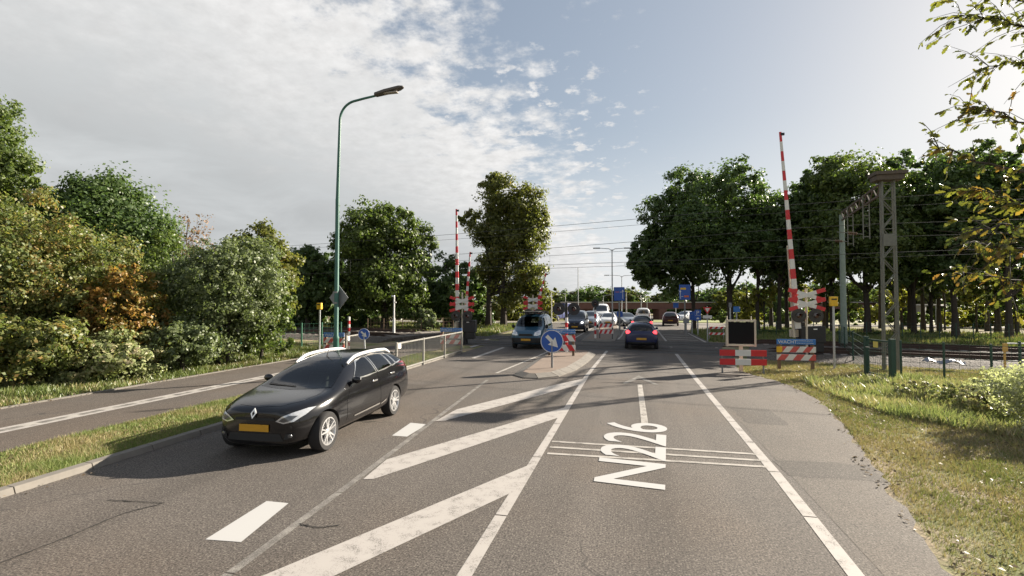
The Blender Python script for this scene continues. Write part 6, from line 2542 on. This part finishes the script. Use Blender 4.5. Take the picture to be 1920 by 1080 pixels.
# ---- far trees behind the viaduct and the meadow
LAB_F = 'rounded green tree in the far belt behind the viaduct'
rnd = random.Random(77)
protos = []
for i, lm in enumerate((L_MID, L_OLIVE, L_DARK)):
    t = big_tree('far_tree', LAB_F, 1050 + i * 45, 165 + i * 5, 42, 534, 592, lm, 9000, .75, 110 + i, group='far tree belt', limbs=5, tr=.3)
    protos.append(t)
for i in range(44):
    px = 1000 + i * 23 + rnd.uniform(-10, 10)
    D = rnd.uniform(150, 190)
    if px > 1330:
        D = rnd.uniform(110, 150)
    x, y = dep(px, D)
    s = rnd.uniform(.8, 1.25)
    dup(protos[i % 3], (x, y, gz(x, y)), rnd.uniform(0, 6), scale=(s * 1.1, s * 1.1, s * rnd.uniform(.8, 1.05)))
for i in range(14):
    px = -160 + i * 85 + rnd.uniform(-20, 20)
    D = rnd.uniform(85, 120)
    x, y = dep(px, D)
    s = rnd.uniform(.8, 1.1)
    dup(protos[i % 3], (x, y, gz(x, y)), rnd.uniform(0, 6), label='dark far tree closing the view behind the left-hand thicket and tracks', group='far trees at the left', scale=(s, s, s))
# pale dry meadow behind the right-hand trunks
mb = MB()
pts = [dep(1350, 62), dep(2150, 46), dep(2300, 95), dep(1330, 108)]
mb.add([(x, y, gz(x, y) + .03) for x, y in pts], [(0, 1, 2, 3)])
m_, N_, b_ = new_mat('dry_meadow')
p_ = N_.node('ShaderNodeTexCoord').outputs['Object']
N_.link(N_.mix(N_.noise(p_, .5, 5.0, .65), (.13, .13, .045), (.29, .265, .145)), b_.inputs['Base Color'])
b_.inputs['Roughness'].default_value = .95
struct(mb.build('meadow', m_))
mb = MB()
pts = [dep(1150, 68), dep(1420, 68), dep(1420, 108), dep(1100, 108)]
mb.add([(x, y, gz(x, y) + .04) for x, y in pts], [(0, 1, 2, 3)])
m_, N_, b_ = new_mat('bright_lawn')
p_ = N_.node('ShaderNodeTexCoord').outputs['Object']
N_.link(N_.mix(N_.noise(p_, .6, 5.0, .65), (.10, .13, .025), (.22, .24, .055)), b_.inputs['Base Color'])
b_.inputs['Roughness'].default_value = .95
struct(mb.build('lawn', m_))

# ---- oak beside the camera on the right: trunk out of the frame, twigs reaching in
def oak():
    t = thing('oak_tree', 'oak whose near twigs with lobed leaves hang in from the right edge', 'tree', (8.2, 4.2, 0))
    rnd = random.Random(5)
    base = Vector((8.2, 4.2, 0))
    m = MB()
    tp = [Vector((0, 0, -.1)), Vector((.05, .1, 1.5)), Vector((-.1, .15, 3.2)), Vector((0, .1, 5.2)), Vector((.1, 0, 7.2)), Vector((0, 0, 9))]
    m.tube(tp, [.30, .23, .20, .16, .11, .03], 10, 0, False)
    lv_v, lv_f = [], []
    out_pts = [(0, 0), (.12, .10), (.20, .07), (.34, .20), (.42, .12), (.58, .26), (.66, .15), (.82, .20), (.92, .10), (1.0, 0)]
    outline = [(a, b) for a, b in out_pts] + [(a, -b) for a, b in out_pts[-2:0:-1]]

    def leaf(p, d, size, droop):
        d = (Vector(d) + Vector((rnd.uniform(-.8, .8), rnd.uniform(-.8, .8), rnd.uniform(-.9, .5) - droop))).normalized()
        n = Vector((rnd.uniform(-1, 1), rnd.uniform(-1, 1), rnd.uniform(-.2, 1))).normalized()
        s = d.cross(n).normalized()
        n = s.cross(d)
        o = len(lv_v)
        for a, b in outline:
            q = p + d * a * size + s * b * size + n * (-.30 * a * a * size + abs(b) * .35 * size)
            lv_v.append(tuple(q))
        lv_f.append(tuple(range(o, o + len(outline))))

    def pt(px, py, D):
        x, y = dep(px, D)
        return Vector((x, y, hz(py, D))) - base

    def twig(pts, r0, n_leaf, size, sub=5, sublen=.35, droop=.3):
        # smooth path
        P = []
        for i in range(len(pts) - 1):
            for k in range(4):
                P.append(pts[i].lerp(pts[i + 1], k / 4) + Vector((rnd.uniform(-1, 1), rnd.uniform(-1, 1), rnd.uniform(-1, 1))) * .018)
        P.append(pts[-1])
        m.tube(P, [r0 * (1 - .85 * i / (len(P) - 1)) + .0015 for i in range(len(P))], 5, 0, False)
        for _ in range(n_leaf):
            f = rnd.random() ** .8
            i = min(len(P) - 2, int((.25 + .75 * f) * (len(P) - 1)))
            leaf(P[i] + Vector((rnd.uniform(-.02, .02),) * 3), (P[i + 1] - P[i]).normalized(), size * rnd.uniform(.65, 1.2), droop)
        for _ in range(sub):
            i = rnd.randrange(len(P) // 3, len(P) - 1)
            d = ((P[i + 1] - P[i]).normalized() + Vector((rnd.uniform(-1, 1), rnd.uniform(-1, 1), rnd.uniform(-.9, .7))) * .9).normalized()
            L = sublen * rnd.uniform(.5, 1.3)
            Q = [P[i], P[i] + d * L * .5 + Vector((0, 0, .02)), P[i] + d * L + Vector((0, 0, -.04))]
            m.tube(Q, [.004, .003, .0015], 4, 0, False)
            for _k in range(max(2, int(n_leaf / 7))):
                f = rnd.random()
                q = Q[0].lerp(Q[2], .2 + .8 * f)
                leaf(q, d, size * rnd.uniform(.6, 1.1), droop)
    limb_a = Vector((-.05, .15, 3.6))
    for spec in (
        ([(2300, 330, 5.2), (2080, 330, 4.9), (1930, 320, 4.7), (1840, 300, 4.6), (1752, 262, 4.5)], .022, 34, .115, 9),
        ([(2300, 300, 5.4), (2080, 260, 5.2), (1940, 230, 5.0), (1870, 205, 4.9), (1815, 190, 4.9)], .016, 50, .11, 10),
        ([(2250, 200, 5.6), (2050, 100, 5.4), (1950, 50, 5.2), (1880, 25, 5.2), (1800, 20, 5.2)], .016, 60, .11, 11),
        ([(2250, 420, 5.0), (2050, 400, 4.8), (1950, 390, 4.7), (1890, 370, 4.7), (1840, 352, 4.7)], .016, 50, .115, 9),
        ([(2250, 160, 5.9), (2050, 140, 5.6), (1960, 120, 5.4), (1900, 110, 5.4), (1835, 130, 5.4)], .014, 50, .11, 10),
        ([(2250, 520, 4.4), (2060, 470, 4.1), (1950, 440, 3.9), (1880, 420, 3.8), (1810, 438, 3.8)], .014, 26, .12, 7),
        ([(2250, 500, 4.2), (2050, 480, 4.0), (1960, 470, 3.9), (1900, 465, 3.9), (1850, 455, 3.85)], .012, 30, .12, 8),
        ([(2250, 560, 4.4), (2050, 545, 4.3), (1950, 530, 4.2), (1880, 520, 4.2), (1790, 512, 4.2)], .012, 24, .10, 7),
        ([(2250, 620, 4.4), (2050, 575, 4.3), (1960, 545, 4.2), (1910, 535, 4.2), (1870, 530, 4.2)], .010, 26, .10, 6),
        ([(2250, 60, 5.2), (2050, 20, 5.0), (1960, 0, 4.9), (1900, -20, 4.8), (1860, -25, 4.8)], .014, 44, .115, 6),
    ):
        pts, r0, nl, sz, sub = spec
        P = [pt(*q) for q in pts]
        m.tube(limb_path(limb_a, P[0], rnd, 5, .10), [.07, .06, .05, .04, .032, r0], 6, 0, False)
        twig(P, r0, nl, sz * .80, sub * 2, .42)
    m.build('trunk', M_BARK, t, smooth=True)
    me = bpy.data.meshes.new('crown')
    me.from_pydata(lv_v, [], lv_f)
    me.materials.append(L_OAK)
    o = bpy.data.objects.new('crown', me)
    COL.objects.link(o)
    o.parent = t


oak()

# ---- pale-leaved shrub at the right edge
x, y = dep(1935, 12.5)
rngp = random.Random(3)
make_tree('pale_shrub', 'bushy shrub with whitish leaves at the right edge above the weeds', 'bush', (x, y, 0), bush_ells(1.5, 1.5, hz(700, 12.5) , rngp), L_WHITE, 9000, .085, seed=130, tr=.03, limbs=8, clump=.3, shell=.45)
x, y = dep(1985, 9.6)
make_tree('pale_shrub', 'taller loose shrub with whitish leaves cut by the right edge near the viewer', 'bush', (x, y, 0), bush_ells(1.15, 1.1, 1.25, rngp), L_WHITE, 14000, .062, seed=133, tr=.025, limbs=9, clump=.3, shell=.4)
x, y = dep(1860, 11.6)
make_tree('bramble_bush', 'low green bramble with pale tips in front of the whitish shrub', 'bush', (x, y, 0), bush_ells(1.5, 1.1, .62, rngp), L_WEED, 8000, .07, seed=131, tr=.02, limbs=4, clump=.34)
x, y = dep(1760, 13.2)
make_tree('bramble_bush', 'low yellowish bramble between the green mesh gate and the whitish shrub', 'bush', (x, y, 0), bush_ells(1.6, 1.0, .42, rngp), L_WEED, 6500, .06, seed=132, tr=.02, limbs=4, clump=.36)


# ---- grass
def grass(name, polys, mat, h, w, seed, label=None, patch=.6, lean=.5, falloff=9.0):
    """polys: list of (polygon, count); blades thin out and shorten by a patch pattern"""
    rng = np.random.default_rng(seed)
    allP = []
    for poly, cnt in polys:
        a = np.array(poly)
        lo_, hi_ = a.min(0), a.max(0)
        P = lo_ + rng.random((cnt * 3, 2)) * (hi_ - lo_)
        P = P[in_poly(P, poly)]
        # denser close to the viewer
        dist = np.linalg.norm(P, axis=1)
        keep = rng.random(len(P)) < np.clip((falloff / dist) ** 1.1, .12, 1)
        P = P[keep][:cnt]
        allP.append(P)
    P = np.concatenate(allP)
    n = len(P)
    pat = np.sin(P[:, 0] * 1.9 + 1.3 * np.sin(P[:, 1] * .8)) * np.sin(P[:, 1] * 1.3 + np.sin(P[:, 0] * 1.1)) * .5 + .5
    pat2 = np.sin(P[:, 0] * 5.3 + P[:, 1] * 2.1) * np.sin(P[:, 1] * 4.7 - P[:, 0] * 1.7) * .5 + .5
    keep = rng.random(n) < (.30 + patch * (.5 * pat + .5 * pat2))
    P, pat = P[keep], pat[keep]
    n = len(P)
    hh = h * rng.uniform(.35, 1.25, n) * (.55 + .7 * pat)
    dist = np.linalg.norm(P, axis=1)
    ww = w * rng.uniform(.7, 1.4, n) * np.clip(dist / 8.0, .8, 2.6)
    a = rng.uniform(0, 2 * PI, n)
    b = rng.uniform(0, 2 * PI, n)
    ln = rng.uniform(.1, 1.0, n) * lean * hh
    V = np.empty((n, 3, 3))
    V[:, 0] = np.stack([P[:, 0] - np.cos(a) * ww / 2, P[:, 1] - np.sin(a) * ww / 2, np.full(n, -.03)], 1)
    V[:, 1] = np.stack([P[:, 0] + np.cos(a) * ww / 2, P[:, 1] + np.sin(a) * ww / 2, np.full(n, -.03)], 1)
    V[:, 2] = np.stack([P[:, 0] + np.cos(b) * ln, P[:, 1] + np.sin(b) * ln, hh], 1)
    o = np_mesh(name, V.reshape(-1, 3), np.arange(n * 3).reshape(n, 3), mat)
    o['kind'] = 'stuff'
    return tag(o, label, 'grass')


grass('grass', [([(-10.25, 3), (-8.08, 3), (-8.25, 24), (-10.1, 24)], 150000)], L_GRASS, .070, .010, 1, 'short grass on the strip between the cycle path and the road', lean=1.2)
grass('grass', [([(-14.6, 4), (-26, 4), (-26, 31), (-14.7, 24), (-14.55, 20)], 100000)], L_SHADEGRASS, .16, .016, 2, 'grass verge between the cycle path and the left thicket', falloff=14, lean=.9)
grass('grass', [([(2.75, 4.6), (3.55, 8.4), (4.15, 11), (4.55, 13), (4.8, 15), (4.75, 17), (4.35, 18.6), (4.0, 20), (4.4, 23), (6, 25), (17, 22), (17, 12), (9, 5), (4, 3.5)], 330000)], L_DRYGRASS, .042, .0085, 3, 'patchy dry grass on the verge right of the road', falloff=12, lean=1.8, patch=.62)
grass('weeds', [([(5.6, 13), (5.3, 16), (5.4, 18), (9, 19.5), (17, 17), (17, 10.5), (9.5, 9.5), (7.0, 11.2)], 70000)], L_WEED, .20, .020, 4, 'taller pale weeds growing in front of the green fence on the right', falloff=14, lean=1.3)
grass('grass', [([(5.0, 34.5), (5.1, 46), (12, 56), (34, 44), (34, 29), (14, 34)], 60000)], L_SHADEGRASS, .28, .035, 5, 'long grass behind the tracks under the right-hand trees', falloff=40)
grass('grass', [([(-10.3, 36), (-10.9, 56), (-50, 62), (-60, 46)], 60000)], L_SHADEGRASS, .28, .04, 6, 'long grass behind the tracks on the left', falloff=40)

# fallen leaves and twigs lying about
L_LITTER = leaf_mat('fallen_leaf_litter', (0.085, 0.058, 0.036), (0.165, 0.125, 0.082), autumn=((0.21, 0.18, 0.135), (0.19, 0.13, 0.07)), a_lo=.5, a_hi=.7, trans=.1, seed=31, spec=.05)


def litter(label, polys, size, seed):
    rng = np.random.default_rng(seed)
    P = []
    for poly, cnt in polys:
        a_ = np.array(poly)
        q = a_.min(0) + rng.random((cnt * 3, 2)) * (a_.max(0) - a_.min(0))
        q = q[in_poly(q, poly)]
        # drifts
        d_ = np.sin(q[:, 0] * 2.3 + np.sin(q[:, 1] * 1.7) * 1.4) * np.sin(q[:, 1] * 1.9 + q[:, 0]) * .5 + .5
        q = q[rng.random(len(q)) < d_ ** 1.5][:cnt]
        P.append(q)
    P = np.concatenate(P)
    n_ = len(P)
    C_ = np.concatenate([P, np.full((n_, 1), .012) + rng.random((n_, 1)) * .02], 1)
    Nn = np.array([0, 0, 1.0]) + rng.normal(size=(n_, 3)) * .28
    V_, F_q = leaf_quads(C_, Nn, size * rng.uniform(.5, 1.4, n_), rng, .6, .15)
    V_[:, 2] = np.maximum(V_[:, 2], .004)
    o = np_mesh('fallen_leaves', V_, F_q, L_LITTER)
    o['kind'] = 'stuff'
    tag(o, label, 'fallen leaves')


litter('pale and brown fallen leaves scattered on the right verge and its edge', [([(2.6, 4.0), (3.3, 8.4), (3.9, 11), (4.4, 13), (4.6, 17), (6, 19), (9, 16), (8, 9), (5, 4)], 4200)], .055, 1)
litter('brown fallen leaves along the left kerb and the strip of grass', [([(-10.2, 4), (-8.0, 4), (-8.2, 22), (-10.1, 22)], 1600), ([(-8.02, 4), (-7.6, 4), (-7.95, 22), (-8.25, 22)], 160), ([(-15.8, 8), (-14.3, 8), (-14.4, 20), (-15.8, 20)], 1500)], .05, 2)
